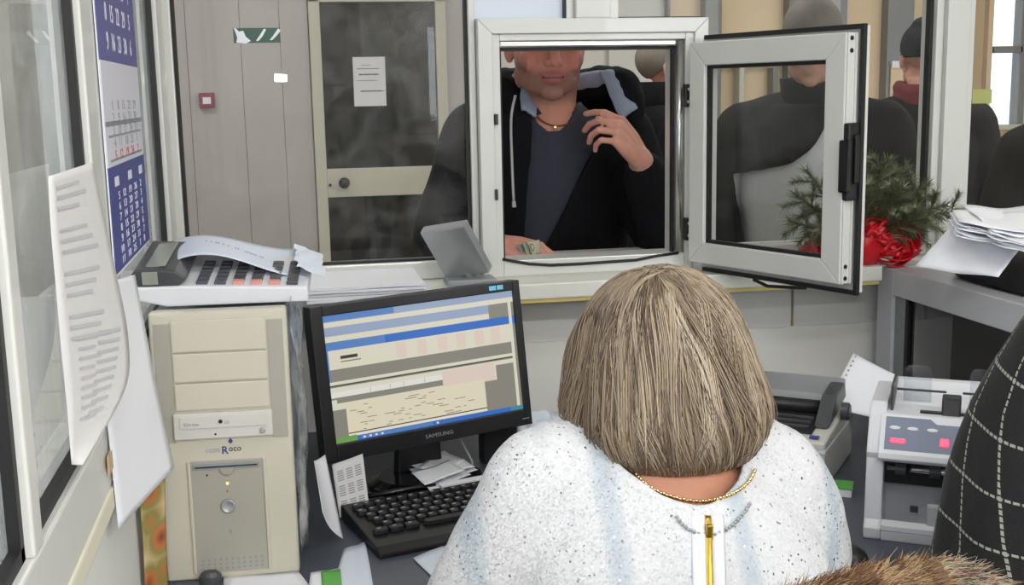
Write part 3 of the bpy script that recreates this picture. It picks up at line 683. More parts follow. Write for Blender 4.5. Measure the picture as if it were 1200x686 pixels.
# --- keyboard
KA = R(14.7)
kb = thing('keyboard', 'black keyboard with worn keys in front of the monitor', 'keyboard', (.064, 1.852, DZ), KA)
MB().prism([(0, 0), (0, .026), (-.175, .014), (-.192, .008), (-.192, 0)], 0, .45, 'X').build('case', 'black_plastic', kb, bevel=.003)
kmesh = MB().rings([((0, 0, 0), .0085, .0082), ((0, 0, .006), .0072, .0068)], 8, power=6).mesh('key'); kmesh.materials.append(MATS['key_black'])
wmesh = MB().rings([((0, 0, 0), .0125, .0082), ((0, 0, .006), .011, .0068)], 8, power=6).mesh('key'); wmesh.materials.append(MATS['key_black'])
smesh = MB().rings([((0, 0, 0), .055, .0082), ((0, 0, .006), .053, .0068)], 8, power=8).mesh('key'); smesh.materials.append(MATS['key_black'])
lmesh = MB().cbox((-.002, .002, .0064), (.006, .003, .0004)).mesh('legend'); lmesh.materials.append(MATS['key_legend'])
tilt = math.atan2(.012, .175)
def key(me, x, y, leg=True):
    k_ = link('key', me, [], kb, (x, y, .026 + y * .0686 + .0012), (tilt, 0, 0))
    if leg: link('legend', lmesh, [], k_)
for r_ in range(6):
    y = -.028 - r_ * .0195 - (.004 if r_ else 0); x = .02
    if r_ == 5:
        for dx in (0, .026, .052): key(wmesh, x + dx + .004, y)
        key(smesh, x + .13, y, False)
        for dx in (.205, .231, .257): key(wmesh, x + dx, y)
    else:
        off = (0, 0, .009, .014, .022)[r_]
        for c_ in range(14): key(kmesh, x + off + c_ * .0192, y)
    for c_ in range(3):
        if r_ not in (3,) and not (r_ == 4 and c_ != 1): key(kmesh, .312 + c_ * .0192, y)
    for c_ in range(4): key(kmesh, .378 + c_ * .0192, y)
tag(MB().tube([(.098, 1.872, .788), (.20, 1.899, .788), (.23, 1.907, .788)], [.0045, .0045, .0025], 10).build('ballpoint_pen', 'black_gloss', smooth=True), 'black pen lying along the top of the keyboard', 'pen')
tag(MB().cbox((.298, 1.916, .7885), (.13, .016, .004), (0, 0, R(17))).build('ruler', 'paper', bevel=.001), 'narrow white ruler lying on the top edge of the keyboard', 'ruler')

mb_b = thing('adapter_box', 'small black box standing behind the right edge of the monitor', 'device', (.375, 2.10, DZ), R(12))
MB().box(-.035, .035, -.015, .015, 0, .10).build('case', 'black_plastic', mb_b, bevel=.004); MB().box(-.02, -.012, -.017, -.015, .08, .085).build('lamp', 'key_legend', mb_b)
bgp = PZ(612, 552, DZ)
wb = MB().sphere((bgp.x + .05, 2.12, DZ + .035), (.055, .04, .045), 20).sphere((bgp.x + .085, 2.15, DZ + .03), (.05, .04, .035), 16)
wbo = fuse(wb, 'plastic_bag', 'paper_cool', .005, 1, fn=lambda q, n: Vector((q.x, q.y, max(DZ + .001, q.z))) + Vector((n.x, n.y, max(0, n.z))) * (.014 * noise.noise(q * 28) + .007 * noise.noise(q * 70)))
tag(wbo, 'crumpled white plastic bag on the desk right of the monitor', 'plastic bag')
# --- slips on the monitor foot
def flat_sheet(name, corners, z, m, label, cat, group=None, wob=.002, th=.0006, seed=0, nu=8, nv=8):
    """corners TL,TR,BR,BL as pixels seen on level z"""
    P = [PZ(x, y, z) for x, y in corners]
    def f(u, v):
        p = (P[0] * (1 - u) + P[1] * u) * (1 - v) + (P[3] * (1 - u) + P[2] * u) * v
        return p + Vector((0, 0, wob * (.6 + noise.noise(Vector((u * 2.4 + seed, v * 2.4, seed))))))
    return tag(MB().sheet(f, nu, nv, th).build(name, m, smooth=True), label, cat, group)
recs = [((480, 552), (535, 536), (560, 552), (505, 572)), ((476, 548), (520, 530), (548, 545), (500, 566)), ((488, 562), (540, 548), (552, 558), (505, 577)),
        ((478, 545), (530, 534), (557, 548), (512, 562)), ((490, 550), (515, 531), (545, 540), (520, 563)), ((482, 556), (526, 541), (545, 553), (498, 570))]
for i, c in enumerate(recs):
    flat_sheet('receipt_slip', c, .779 + i * .0026, 'paper', 'crumpled white slip in the pile on the monitor foot', 'paper slip', 'slips on the monitor foot', .003, .0005, i * 3.1)
# tables card leaning on the monitor, and folded sheet beside it
def quad_sheet(name, C, m, label, cat, bend=0, th=.0007, nu=10, nv=14, parent=None, wob=0, seed=0):
    """C: four world corners TL,TR,BR,BL"""
    C = [Vector(c) for c in C]; n = (C[1] - C[0]).cross(C[3] - C[0]).normalized()
    def f(u, v):
        p = (C[0] * (1 - u) + C[1] * u) * (1 - v) + (C[3] * (1 - u) + C[2] * u) * v
        return p + n * (bend * math.sin(math.pi * u) + wob * noise.noise(Vector((u * 3 + seed, v * 3, seed))))
    o = MB().sheet(f, nu, nv, th).build(name, m, parent, smooth=True)
    if label: tag(o, label, cat)
    return o, f
YC = 1.862
cs = [PY(389, 545, YC + .035), PY(425, 532, YC + .04), PY(433, 597, YC - .005), PY(398, 607, YC - .01)]
cd_, cf = quad_sheet('table_card', cs, 'paper_grey', 'small printed card of number columns leaning under the monitor corner', 'card', .002)
ink = MB()
nrm_c = (cs[1] - cs[0]).cross(cs[3] - cs[0]).normalized()
for bi in range(3):
    for bj in range(3):
        for r_ in range(5):
            u = .12 + bj * .29; v = .16 + bi * .28 + r_ * .042
            p = cf(u, v); q = cf(u + .2, v); d = q - p; s_ = (cf(u, v + .02) - p)
            for sg in (1, -1):
                o_ = nrm_c * .0008 * sg; ink.add([p + o_, q + o_, q + s_ + o_, p + s_ + o_], [(0, 1, 2, 3)])
ink.build('printed_columns', 'ink_grey', cd_, fix=False)
quad_sheet('folded_sheet', [PY(368, 540, 1.83), PY(381, 533, 1.88), PY(402, 632, 1.74), PY(378, 600, 1.70)], 'paper', 'folded white sheet standing between tower and keyboard', 'paper', .006)
flat_sheet('loose_sheet', [(403, 645), (428, 636), (440, 700), (380, 720)], DZ + .002, 'paper_cool', 'loose white sheet on the desk under the keyboard corner', 'paper', None, .002)
flat_sheet('loose_sheet', [(484, 655), (548, 628), (575, 690), (520, 690)], DZ + .0015, 'paper_cool', 'loose white sheet sticking out beside the sparkly sleeve', 'paper', None, .001)
flat_sheet('desk_sheet', [(262, 676), (350, 671), (372, 700), (262, 715)], DZ + .0015, 'paper', 'white sheet on the desk at the foot of the computer tower', 'paper', None, .001)
gb = flat_sheet('leaflet', [(364, 672), (398, 667), (402, 700), (360, 704)], DZ + .0045, 'paper', 'white leaflet with a green picture on the desk', 'leaflet', None, .001)
mat('leaf_green', S(96, 176, 78), .5, 0, .15, 60)
flat_sheet('green_picture', [(376, 671), (399, 668), (401, 690), (378, 692)], DZ + .0062, 'leaf_green', None, None, None, .001).parent = gb
p = PZ(247, 682, DZ); q = MB().rings([((p.x, p.y, DZ), .017, .013), ((p.x, p.y, DZ + .010), .016, .012), ((p.x, p.y, DZ + .016), .010, .008)], 16)
tag(q.build('rubber_stamp', 'dark_grey_plastic', smooth=False, bevel=.001), 'small dark grey stamp on the desk before the tower', 'stamp')

# --- dot matrix printer
PA = R(-38)
prc = Vector((.885, 1.775, DZ))
pr = thing('dot_matrix_printer', 'grey dot matrix printer with dark open top beside the banknote counter', 'printer', prc, PA)   # local: front-right corner at origin, x to the left is negative, y to the rear
pw, pd = .36, .25
MB().prism([(0, 0), (0, .088), (.12, .100), (pd, .118), (pd, 0)], -pw, 0, 'X').build('body', 'warm_grey_plastic', pr, bevel=.006, seg=3)
MB().box(-pw - .001, .001, -.001, pd + .001, .070, .074).build('seam', 'white_plastic', pr)
MB().prism([(.035, .091), (.13, .100), (.215, .112), (.215, .116), (.12, .105), (.03, .095)], -pw + .02, -.03, 'X').build('paper_slot', 'black_plastic', pr, bevel=.001)
for i in range(4): MB().box(-pw + .03, -.04, .05 + i * .022, .056 + i * .022, .096 + i * .0022, .102 + i * .0023).build('guide_rib', 'dark_grey_plastic', pr, bevel=.001)
MB().prism([(.14, .112), (.15, .136), (.235, .150), (.245, .125)], -pw + .01, -.012, 'X').build('platen_cover', 'mid_grey_plastic', pr, bevel=.006)
MB().tube([(-pw + .02, .125, .116), (-.035, .125, .116)], .014, 16).build('platen', 'black_plastic', pr, smooth=True)
MB().prism([(.06, .096), (.125, .142), (.20, .150), (.215, .118)], -.034, -.006, 'X').build('end_cover', 'dark_grey_plastic', pr, bevel=.006)
MB().lathe((.001, .135, .112), [(.016, 0), (.016, .012), (.012, .015)], 18, 'X').build('platen_knob', 'dark_grey_plastic', pr, smooth=False)
MB().cbox((-.022, .018, .0925), (.016, .012, .0012), (R(8), 0, 0)).build('control_sticker', 'calendar_deep', pr)
# fan-fold paper rising behind the printer
ff, f_f = quad_sheet('fanfold_paper', [PY(1000, 414, 2.02), PY(1092, 458, 1.90), PY(1080, 500, 1.87), PY(968, 476, 1.93)], 'paper', 'white fan-fold paper with punched edge rising behind the printer', 'paper', .004)
hm = MB()
for i in range(11):
    p = f_f(.035 + .0, .04 + i * .09); hm.lathe(p - Vector((0, .0018, 0)), [(.0022, 0), (.0022, -.0006)], 8, 'Y')
hm.build('punched_holes', 'ink_grey', ff)
p = PZ(986, 584, DZ)
bk = thing('booklet', 'small white booklet with green cover edge beside the printer', 'booklet', (p.x + .012, p.y + .012, DZ), R(-30))
MB().box(-.03, .012, -.012, .03, 0, .014).build('pages', 'paper', bk, bevel=.001); MB().box(-.031, .013, -.013, .031, .014, .016).build('cover', 'leaf_green', bk)
p = PZ(996, 660, DZ); ms = thing('computer_mouse', 'black computer mouse on the desk by the sleeve', 'mouse', (p.x - .012, p.y, DZ), R(10))
MB().rings([((0, 0, 0), .028, .05), ((0, 0, .012), .030, .052), ((0, -.004, .026), .024, .040), ((0, -.006, .033), .012, .020)], 20).build('shell', 'black_plastic', ms, smooth=True)
MB().lathe((-.003, .03, .026), [(.008, 0), (.008, .006)], 12, 'X').build('wheel', 'dark_grey_plastic', ms)

# --- banknote counter
MA = R(-33)
mc = thing('banknote_counter', 'white banknote counting machine with blue-grey control panel', 'banknote counter', (.858, 1.583, DZ), MA)   # local: x along the front, y to the rear
mw, md = .238, .20; mh = PY(1020, 490, 1.60).z - DZ; ml = PY(1025, 525, 1.60).z - DZ
for a in (0, mw - .026):
    MB().prism([(-.012, 0), (-.014, .018), (-.004, .03), (.006, ml - .01), (.002, ml), (.035, mh + .004), (.06, mh + .018), (md, mh + .018), (md, 0)], a, a + .026, 'X').build('side_panel', 'white_plastic', mc, bevel=.004)
MB().prism([(-.012, 0), (md, 0), (md, .012), (-.004, .012), (-.014, .016)], .026, mw - .026, 'X').build('base', 'white_plastic', mc, bevel=.002)
MB().box(.026, mw - .026, .075, .09, .012, ml + .02).build('stacker_back', 'grey_plastic', mc)
MB().prism([(-.012, .016), (.0, .016), (.0, .03), (-.012, .024)], .026, mw - .026, 'X').build('tray_lip', 'white_plastic', mc, bevel=.001)
# control panel
cpM = lambda u, v: None
py0, pz0, py1, pz1 = -.006, ml, .035, mh
MB().prism([(py0, pz0 - .010), (py0 - .006, pz0 - .004), (py0 - .004, pz0 + .004), (py1, pz1 + .006), (md, pz1 + .006), (md, pz0 - .01)], .018, mw - .018, 'X').build('head', 'white_plastic', mc, bevel=.002)
al = math.atan2(pz1 - pz0, py1 - py0); pln = math.hypot(pz1 - pz0, py1 - py0)
PM = Matrix.Translation((0, py0 - .002, pz0 + .003)) @ Matrix.Rotation(al, 4, 'X')     # panel frame: x, along slope y, normal z
mat('panel_blue', S(122, 132, 156), .4, 0, .04, 20)
pan = MB().prism([(.026, .003), (mw - .026, .003), (mw - .026, pln - .002), (mw * .66, pln - .002), (mw * .62, pln - .010), (mw * .42, pln - .010), (mw * .38, pln - .002), (.026, pln - .002)], 0, .002, 'Z')
pan.v = [tuple(PM @ Vector(v)) for v in pan.v]; pan = pan.build('control_panel', 'panel_blue', mc)
def pbit(nm, x, y, sx, sy, m, par=None, rnd=True):
    q = MB().rings([((x, y, .002), sx / 2, sy / 2), ((x, y, .0035), sx / 2.3, sy / 2.4)], 14, power=2 if rnd else 6)
    q.v = [tuple(PM @ Vector(v)) for v in q.v]; return q.build(nm, m, par or pan)
for x in (.040, .066, .094): pbit('button', x, pln * .68, .017, .007, 'white_plastic')
for x, y in ((.136, .48), (.136, .25), (.185, .75), (.185, .48), (.185, .22)): pbit('button', x, pln * y, .017, .006, 'white_plastic')
for x in (.150, .157, .164, .171): pbit('indicator', x, pln * .48, .0025, .0025, 'white_plastic')
pbit('count_display', .045, pln * .34, .024, .0095, 'led_red', rnd=False); pbit('preset_display', .112, pln * .38, .014, .0155, 'led_red', rnd=False)
# cavity, rollers, divider, stopper
MB().box(.026, mw - .026, .03, .075, ml - .055, ml - .012).build('cavity', 'black_plastic', mc)
MB().tube([(.03, .03, ml - .03), (mw - .03, .03, ml - .03)], .006, 12).build('roller_shaft', 'chrome', mc, smooth=True)
for x in (.05, .10, .16, .21): MB().lathe((x - .008, .03, ml - .03), [(.011, 0), (.011, .016)], 16, 'X').build('roller', 'dark_grey_plastic', mc)
MB().box(mw / 2 - .010, mw / 2 + .010, .06, .076, .012, ml - .02).build('divider', 'mid_grey_plastic', mc, bevel=.002)
MB().box(mw / 2 - .028, mw / 2 + .022, -.004, .004, .008, .062).build('stopper', 'grey_plastic', mc, bevel=.004)
MB().lathe((mw / 2 + .045, .075, .030), [(.006, 0), (.006, -.004), (.003, -.006)], 12, 'Y').build('screw', 'chrome', mc)
MB().box(mw / 2 - .055, mw / 2 - .043, .072, .076, .02, .03).build('sensor', 'dark_grey_plastic', mc)
# hopper
hz = mh + .010
MB().prism([(.06, hz - .01), (.10, hz - .004), (.16, hz + .022), (.18, hz + .022), (md, hz - .01)], .026, mw - .026, 'X').build('hopper', 'white_plastic', mc, bevel=.003)
MB().box(.03, .034, .055, .16, hz - .004, hz + .035).build('hopper_wing', 'dark_grey_plastic', mc)
MB().prism([(.045, hz - .006), (.055, hz + .02), (.075, hz + .024), (.085, hz)], mw / 2 - .014, mw / 2 + .014, 'X').build('feed_knob', 'black_plastic', mc, bevel=.003)
MB().box(mw / 2 - .045, mw / 2 + .05, .05, .06, hz - .008, hz - .001).build('feed_slot', 'black_plastic', mc)
for x in (.052, mw - .088):
    MB().rings([((x + .018, .12, hz + .045), .022, .0025), ((x + .018, .12, hz + .046), .022, .0025)], 4)
    q = MB().prism([(x - .006, hz + .0), (x + .036, hz + .0), (x + .036, hz + .050), (x + .030, hz + .058), (x, hz + .058), (x - .006, hz + .050)], .105, .109, 'Y').build('clear_guide', 'clear_plastic', mc, bevel=.001)
    MB().box(x - .016, x + .058, .100, .104, hz + .018, hz + .021).build('guide_bar', 'dark_grey_plastic', mc)

# --- glass counter along the right
gc = thing('glass_counter', 'low aluminium counter with glass side at the right of the desk', 'counter', (0, 0, 0))
CX = 1.28
MB().box(CX, CX + .05, 2.27, 2.335, 0, 1.06).build('corner_post', 'alu_grey', gc, bevel=.003)
MB().box(CX, CX + .05, .9, 2.27, 1.003, 1.06).build('top_rail', 'alu_grey', gc, bevel=.003)
MB().box(CX + .05, 1.85, .9, 2.335, 1.035, 1.055).build('top_board', 'alu_grey', gc, bevel=.003)
MB().box(CX, CX + .05, .9, 2.27, .0, .06).build('bottom_rail', 'alu_grey', gc, bevel=.003)
MB().box(CX, CX + .05, .9, .96, .06, 1.003).build('corner_post', 'alu_grey', gc, bevel=.003)
MB().box(1.80, 1.85, .9, .95, 0, 1.035).box(1.80, 1.85, 2.28, 2.335, 0, 1.035).build('rear_post', 'alu_grey', gc, bevel=.003)
MB().box(CX + .008, CX + .02, 2.225, 2.27, .06, 1.003).build('bead', 'mid_grey_plastic', gc)
MB().box(CX + .006, CX + .022, 2.213, 2.225, .06, 1.003).build('gasket', 'gasket', gc)
MB().box(CX + .012, CX + .018, .96, 2.213, .06, 1.003).build('pane', 'glass_clear', gc)
mat('dark_wood', S(46, 40, 36), .5, 0, .2, 6, stretch=(1, 1, 6))
cb = thing('dark_cabinet', 'dark brown cabinet standing behind the counter glass', 'cabinet', (1.425, 1.0, 0))
MB().box(0, .37, 0, 1.27, 0, 1.02).build('carcass', 'dark_wood', cb, bevel=.004)
for i in range(2): 
    dd = MB().box(-.016, -.001, .01 + i * .5, .49 + i * .5, .08, .98).build('door', 'dark_wood', cb, bevel=.003)
    MB().box(-.03, -.016, .44 + i * .08, .455 + i * .08, .55, .67).build('handle', 'dark_grey_plastic', dd, bevel=.003)
# black case and papers on top
bc = thing('black_bag', 'black soft bag lying on the counter under the papers', 'bag', (1.325, 2.17, 1.06), R(1))
def bagr(z, k): return ((.16, -.18, z), .15 * k, .22 * k)
MB().rings([bagr(0, .96), bagr(.015, 1), bagr(.045, .99), bagr(.075, .93), bagr(.09, .8), bagr(.095, .4)], 36, power=4).build('body', 'chair_black', bc, smooth=True)
MB().tube([(.05, -.3, .09), (.08, -.3, .105), (.16, -.28, .106), (.24, -.3, .105), (.27, -.3, .09)], .008, 10).build('strap', 'gasket', bc, smooth=True)
PLAB = ['large white sheet draped over the front of the black bag', 'folded bundle of white papers on the black bag', 'creased white papers stacked on top of the bundle', 'topmost white sheet of the pile on the black bag']
quad_sheet('paper_pile_sheet', [PY(1112, 268, 1.98), PY(1200, 285, 1.86), PY(1170, 325, 1.84), PY(1072, 312, 1.99)], 'paper', PLAB[0], 'paper', .006, .0008, 14, 10, wob=.006, seed=4)
def bundle(name, lab, px, n, th, seed):
    root = thing(name, lab, 'papers')
    C = [PY(x, y, d) for x, y, d in px]
    for k_ in range(n):
        dz = Vector((random.uniform(-.008, .008), random.uniform(-.006, .006), k_ * th))
        quad_sheet('sheet', [c + dz for c in C], 'paper', None, None, .004 + .002 * (k_ % 3), .0012, 10, 8, parent=root, wob=.006, seed=seed + k_)
bundle('folded_papers', PLAB[1], [(1112, 262, 2.02), (1205, 262, 1.95), (1230, 292, 1.80), (1120, 276, 1.90)], 7, .0042, 11)
bundle('creased_papers', PLAB[2], [(1150, 265, 1.98), (1235, 262, 1.92), (1240, 300, 1.74), (1160, 285, 1.84)], 5, .0042, 31)
quad_sheet('paper_pile_top_sheet', [PY(1128, 240, 2.03), PY(1225, 238, 1.97), PY(1240, 275, 1.80), PY(1165, 272, 1.84)], 'paper', PLAB[3], 'paper', .008, .0008, 14, 10, wob=.006, seed=8)

# --- things on the sill
def sill_stack():
    for k_ in range(5):
        z = 1.0685 + k_ * .0062; j = random.uniform(-.004, .004)
        o = MB().sheet(lambda u, v: (.03 + .225 * u + j, 2.165 + .21 * v + j, z + .003 + .0012 * noise.noise(Vector((u * 2, v * 2, k_)))), 8, 6, .0052).build('paper_ream', 'paper', smooth=False)
        tag(o, 'sheaf of white paper in the stack on the sill behind the monitor', 'papers', 'sheaves behind the monitor')
sill_stack()
dspc = PY(560, 338, 2.33)
cdp = thing('customer_display', 'grey plastic customer display tilted on the sill behind the monitor', 'display', (PY(552, 340, 2.31).x, 2.325, 1.068))
T = Vector((math.cos(R(-32)), math.sin(R(-32)), 0)); kk = Vector((math.sin(R(-32)), -math.cos(R(-32)), 0)); U = (kk * .42 + Vector((-.25, 0, 0)) + Vector((0, 0, .86))).normalized(); T = (T - U * T.dot(U)).normalized(); Nn = T.cross(U)
MD = Matrix(((T.x, Nn.x, U.x, 0), (T.y, Nn.y, U.y, 0), (T.z, Nn.z, U.z, 0), (0, 0, 0, 1))).to_4x4()
MD = Matrix.Translation((0, 0, .022)) @ MD
MB().box(-.052, .052, -.010, .012, 0, .125, M=MD).build('shell', 'silver_plastic', cdp, bevel=.004)
MB().box(-.044, .030, -.0125, -.009, .008, .112, M=MD).build('back_recess', 'mid_grey_plastic', cdp, bevel=.002)
MB().box(-.020, .012, -.0145, -.012, .012, .075, M=MD).build('label_plate', 'silver_plastic', cdp, bevel=.001)
MB().box(-.05, .05, -.035, .03, 0, .012).build('foot', 'mid_grey_plastic', cdp, bevel=.003)
MB().tube([(0, 0, .008), (0, 0, .045)], .014, 12).build('stalk', 'mid_grey_plastic', cdp, smooth=True)
p = PY(240, 262, 2.34)
tp = thing('tape_roll', 'black roll standing on the sill in the corner of the pane', 'tape roll', (p.x, 2.345, 1.068))
MB().lathe((0, -.014, .052), [(.026, 0), (.052, 0), (.052, .028), (.026, .028), (.026, 0)], 28, 'Y').build('tape', 'black_plastic', tp, smooth=False)
# ================================================================== THINGS ON WALLS, BOUQUET, COATS
XF = XL + .0125          # face of the left partition's frame
WALLX = Matrix(((0, 0, 1, 0), (1, 0, 0, 0), (0, 1, 0, 0), (0, 0, 0, 1)))     # text on the left partition: x->+Y, y->+Z, normal +X
cx_ = XF + .003
cy0, cy1 = PX(116, 60, cx_).y, PX(157, 30, cx_).y
czb = (PX(142, 318, cx_).z + PX(174, 280, cx_).z) / 2
cz1 = PX(118, 70, cx_).z; cz2 = PX(128, 197, cx_).z
cal = thing('wall_calendar', 'long blue and white three-month calendar hanging on the left partition', 'calendar', (cx_, cy0, czb))
CWD = cy1 - cy0
secs = [(0, cz2 - czb, 'calendar_deep'), (cz2 - czb, cz1 - czb, 'calendar_white'), (cz1 - czb, cz1 - czb + .30, 'calendar_blue')]
MB().box(-.0022, -.0008, -.004, CWD + .004, -.004, cz1 - czb + .32).build('backing_card', 'paper', cal)
for si_, (a, b, m) in enumerate(secs):
    pg = MB().box(-.0008, .0004, 0, CWD, a, b).build('month_page', m, cal)
    h = b - a; first_d = (5, 1, 3)[si_]; im = 'ink_grey' if si_ == 1 else 'ink_white'
    rows = 5 if si_ == 1 else 7
    top = b - (.03 if si_ != 1 else .045)
    for r_ in range(rows):
        ln = '   '.join('%2d' % (((first_d + r_ + 7 * c_ - 1) % 31) + 1) for c_ in range(5))
        text('day_row', ln, h / (rows + 2.2), im if r_ < rows - 1 else ('ink_red' if si_ == 1 else im), pg, Matrix.Translation((.0006, CWD * .5, top - (r_ + 1) * (top - a) / (rows + .4))) @ WALLX, 'CENTER', sx=CWD / (h / (rows + 2.2) * 11.5))
    if si_ == 0:
        for u in (.12, .47, .80): MB().box(.0004, .0008, CWD * u, CWD * (u + .1), b - .026, b - .014).build('month_heading', 'ink_white', pg)
    if si_ == 1: MB().box(.0004, .0008, CWD * .06, CWD * .94, b - .095, b - .092).box(.0004, .0008, CWD * .06, CWD * .94, b - .125, b - .122).build('rule', 'ink_grey', pg)
MB().box(.0006, .0016, -.002, CWD + .002, cz2 - czb + .05, cz2 - czb + .056).build('date_slider', 'clear_plastic', cal)

def edge_sheet(name, Lp, Rp, m, label, nu=10, nv=24):
    """sheet between two lists of world points (left edge, right edge)"""
    def at(P, v):
        k = v * (len(P) - 1); i = min(int(k), len(P) - 2); t = k - i
        a, b, c, d = P[max(i - 1, 0)], P[i], P[i + 1], P[min(i + 2, len(P) - 1)]
        return .5 * ((2 * b) + (c - a) * t + (2 * a - 5 * b + 4 * c - d) * t * t + (3 * b - a - 3 * c + d) * t ** 3)
    def f(u, v): return at(Lp, v).lerp(at(Rp, v), u)
    o = MB().sheet(f, nu, nv, .0007).build(name, m, smooth=True); tag(o, label, 'paper'); return o, f
Lp = [PX(x, y, XF + .004) for x, y in ((57, 207), (60, 270), (66, 340), (72, 410), (79, 480), (84, 545))]
Rp = [PX(x, y, XF + .005 + d) for x, y, d in ((109, 190, 0), (122, 255, .004), (137, 325, .010), (150, 395, .018), (147, 455, .022), (97, 545, .008))]
sa, sf = edge_sheet('notice_sheets', Lp, Rp, 'paper_grey', 'grey printed notice sheet curling off the left partition')
ink = MB()
def dash(fn, u0, u1, v, dv, n=5, off=.0012):
    for k in range(n):
        a, b = u0 + (u1 - u0) * k / n, u0 + (u1 - u0) * (k + 1) / n
        p, q, r_, s_ = fn(a, v), fn(b, v), fn(b, v + dv), fn(a, v + dv); nn = Vector((1, -.25, 0)).normalized() * off
        ink.add([p + nn, q + nn, r_ + nn, s_ + nn], [(0, 1, 2, 3)])
for i in range(16):
    v = .06 + i * .036
    if i % 4 == 3: continue
    dash(sf, .12, .45 + .3 * random.random(), v, .012)
for i in range(9):
    v = .56 + i * .034; dash(sf, .5 - .02 * i, .86 - .03 * i, v, .012); dash(sf, .2, .4 + .1 * random.random(), v + .01, .010)
ink.build('printed_lines', 'ink_faint', sa, fix=False)
Lp = [PX(x, y, XF + .003) for x, y in ((112, 335), (118, 420), (128, 515), (139, 621))]
Rp = [PY(x, y, d) for x, y, d in ((158, 322, 1.63), (171, 390, 1.60), (186, 465, 1.58), (204, 548, 1.56))]
edge_sheet('blank_sheet', Lp, Rp, 'paper', 'blank white sheet hanging loose before the computer tower')
# torn tape bit on the ledge
q0, q1 = PX(129, 530, XF + .003), PX(132, 548, XF + .003)
tag(MB().box(XF + .002, XF + .004, q0.y - .02, q0.y + .02, q1.z, q0.z).build('tape_scrap', 'lobby_tan'), 'brown scrap of tape on the left ledge', 'tape')
# warm coloured poster low on the wall behind the tower
m = mat('poster_print', S(205, 170, 120), .5, 0, .3, 14); nt = m.node_tree
vz = nt.nodes.new('ShaderNodeTexVoronoi'); vz.inputs['Scale'].default_value = 26
cr = nt.nodes.new('ShaderNodeValToRGB'); E_ = cr.color_ramp.elements; E_[0].color = S(120, 62, 40); E_[1].color = S(226, 196, 150)
e = E_.new(.35); e.color = S(200, 120, 70); e = E_.new(.6); e.color = S(150, 140, 80)
nt.links.new([n for n in nt.nodes if n.type == 'TEX_COORD'][0].outputs['Object'], vz.inputs['Vector']); nt.links.new(vz.outputs['Distance'], cr.inputs[0])
nt.links.new(cr.outputs[0], nt.nodes['Principled BSDF'].inputs['Base Color'])
ps, pf = edge_sheet('warm_poster', [PY(x, y, 1.60) for x, y in ((163, 560), (165, 600), (168, 640), (170, 694))], [PY(x, y, 1.64) for x, y in ((193, 555), (194, 600), (195, 640), (197, 688))], 'poster_print', 'warm brown patterned paper bag squeezed between wall and tower')

# --- sticker, note, alarm, signs
gy = YW + .0295
a, b = PY(273, 33, gy), PY(329, 50, gy)
stk = tag(MB().box(a.x, b.x, gy - .0012, gy, b.z, a.z).build('green_sticker', mat('sticker_green', S(58, 90, 76), .4, 0, .15, 30)), 'dark green sticker with white patches on the large counter pane', 'sticker')
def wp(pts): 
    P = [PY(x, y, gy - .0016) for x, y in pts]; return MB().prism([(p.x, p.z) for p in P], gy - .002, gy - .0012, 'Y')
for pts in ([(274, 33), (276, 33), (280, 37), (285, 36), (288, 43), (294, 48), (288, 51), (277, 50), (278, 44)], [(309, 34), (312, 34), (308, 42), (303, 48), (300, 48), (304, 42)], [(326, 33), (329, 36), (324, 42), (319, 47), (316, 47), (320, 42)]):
    wp(pts[::-1]).build('white_patch', 'paper', stk)  # plain white patches laid over the green
a, b = PY(1140, 105, 2.428), PY(1162, 121, 2.428)
tag(MB().box(a.x, b.x, 2.4285, 2.4295, b.z, a.z).build('sticky_note', mat('note_olive', S(176, 178, 110), .6)), 'olive yellow note stuck on the pane beyond the post', 'note')
a, b = PY(233, 109, YB - .026), PY(252, 126, YB - .026)
al_ = thing('alarm_box', 'small red and white fire alarm box on the marble wall', 'alarm', (a.x, YB - .026, b.z))
wq, hq = b.x - a.x, a.z - b.z
MB().box(0, wq, -.03, 0, 0, hq).build('box', mat('alarm_red', S(142, 58, 78), .4), al_, bevel=.004)
MB().box(wq * .25, wq * .78, -.033, -.03, hq * .25, hq * .7).build('plate', 'paper', al_)
dg_y = YB - .0205
a, b = PY(413, 67, dg_y), PY(453, 124, dg_y)
sg = tag(MB().box(a.x, b.x, dg_y - .001, dg_y, b.z, a.z).build('door_notice', 'paper_grey'), 'white printed notice taped on the dark door glass', 'notice')
ink = MB()
for (u0, u1, v, hh_) in ((.28, .55, .16, .01), (.12, .82, .23, .016), (.18, .8, .34, .03), (.12, .75, .47, .012), (.22, .92, .68, .026)):
    x = u0
    while x < u1:
        dx = .03 + random.random() * .05; ink.box(a.x + (b.x - a.x) * x, a.x + (b.x - a.x) * min(u1, x + dx), dg_y - .0016, dg_y - .001, a.z + (b.z - a.z) * (v + hh_), a.z + (b.z - a.z) * v); x += dx + .02
ink.build('printed_lines', 'ink_black', sg)
a, b = PY(947, 0, YB - .052), PY(984, 31, YB - .052)
sg = tag(MB().box(a.x, b.x, YB - .056, YB - .0505, b.z, a.z + .12).build('office_sign', mat('sign_grey', S(168, 166, 166), .5)), 'grey office sign with a red emblem and two lines of lettering', 'sign')
wq = b.x - a.x
MB().lathe(((a.x + b.x) / 2, YB - .057, a.z - .005), [(.018, 0), (.018, -.001)], 16, 'Y').build('emblem', 'ink_red', sg)
for nm_, z_, h_, u0, u1, m_ in (('lettering_line', b.z + .035, .020, .18, .80, 'ink_black'), ('lettering_line', b.z + .078, .010, .12, .88, 'ink_grey')):
    ln = MB(); x = u0
    while x < u1:
        dx = .03 + random.random() * .035; xa = a.x + wq * x; zz = z_ + (x - .5) * wq * .10
        ln.box(xa, xa + wq * dx, YB - .0575, YB - .056, zz, zz + h_); x += dx + .018
    ln.build(nm_, m_, sg)['kind'] = 'stuff'

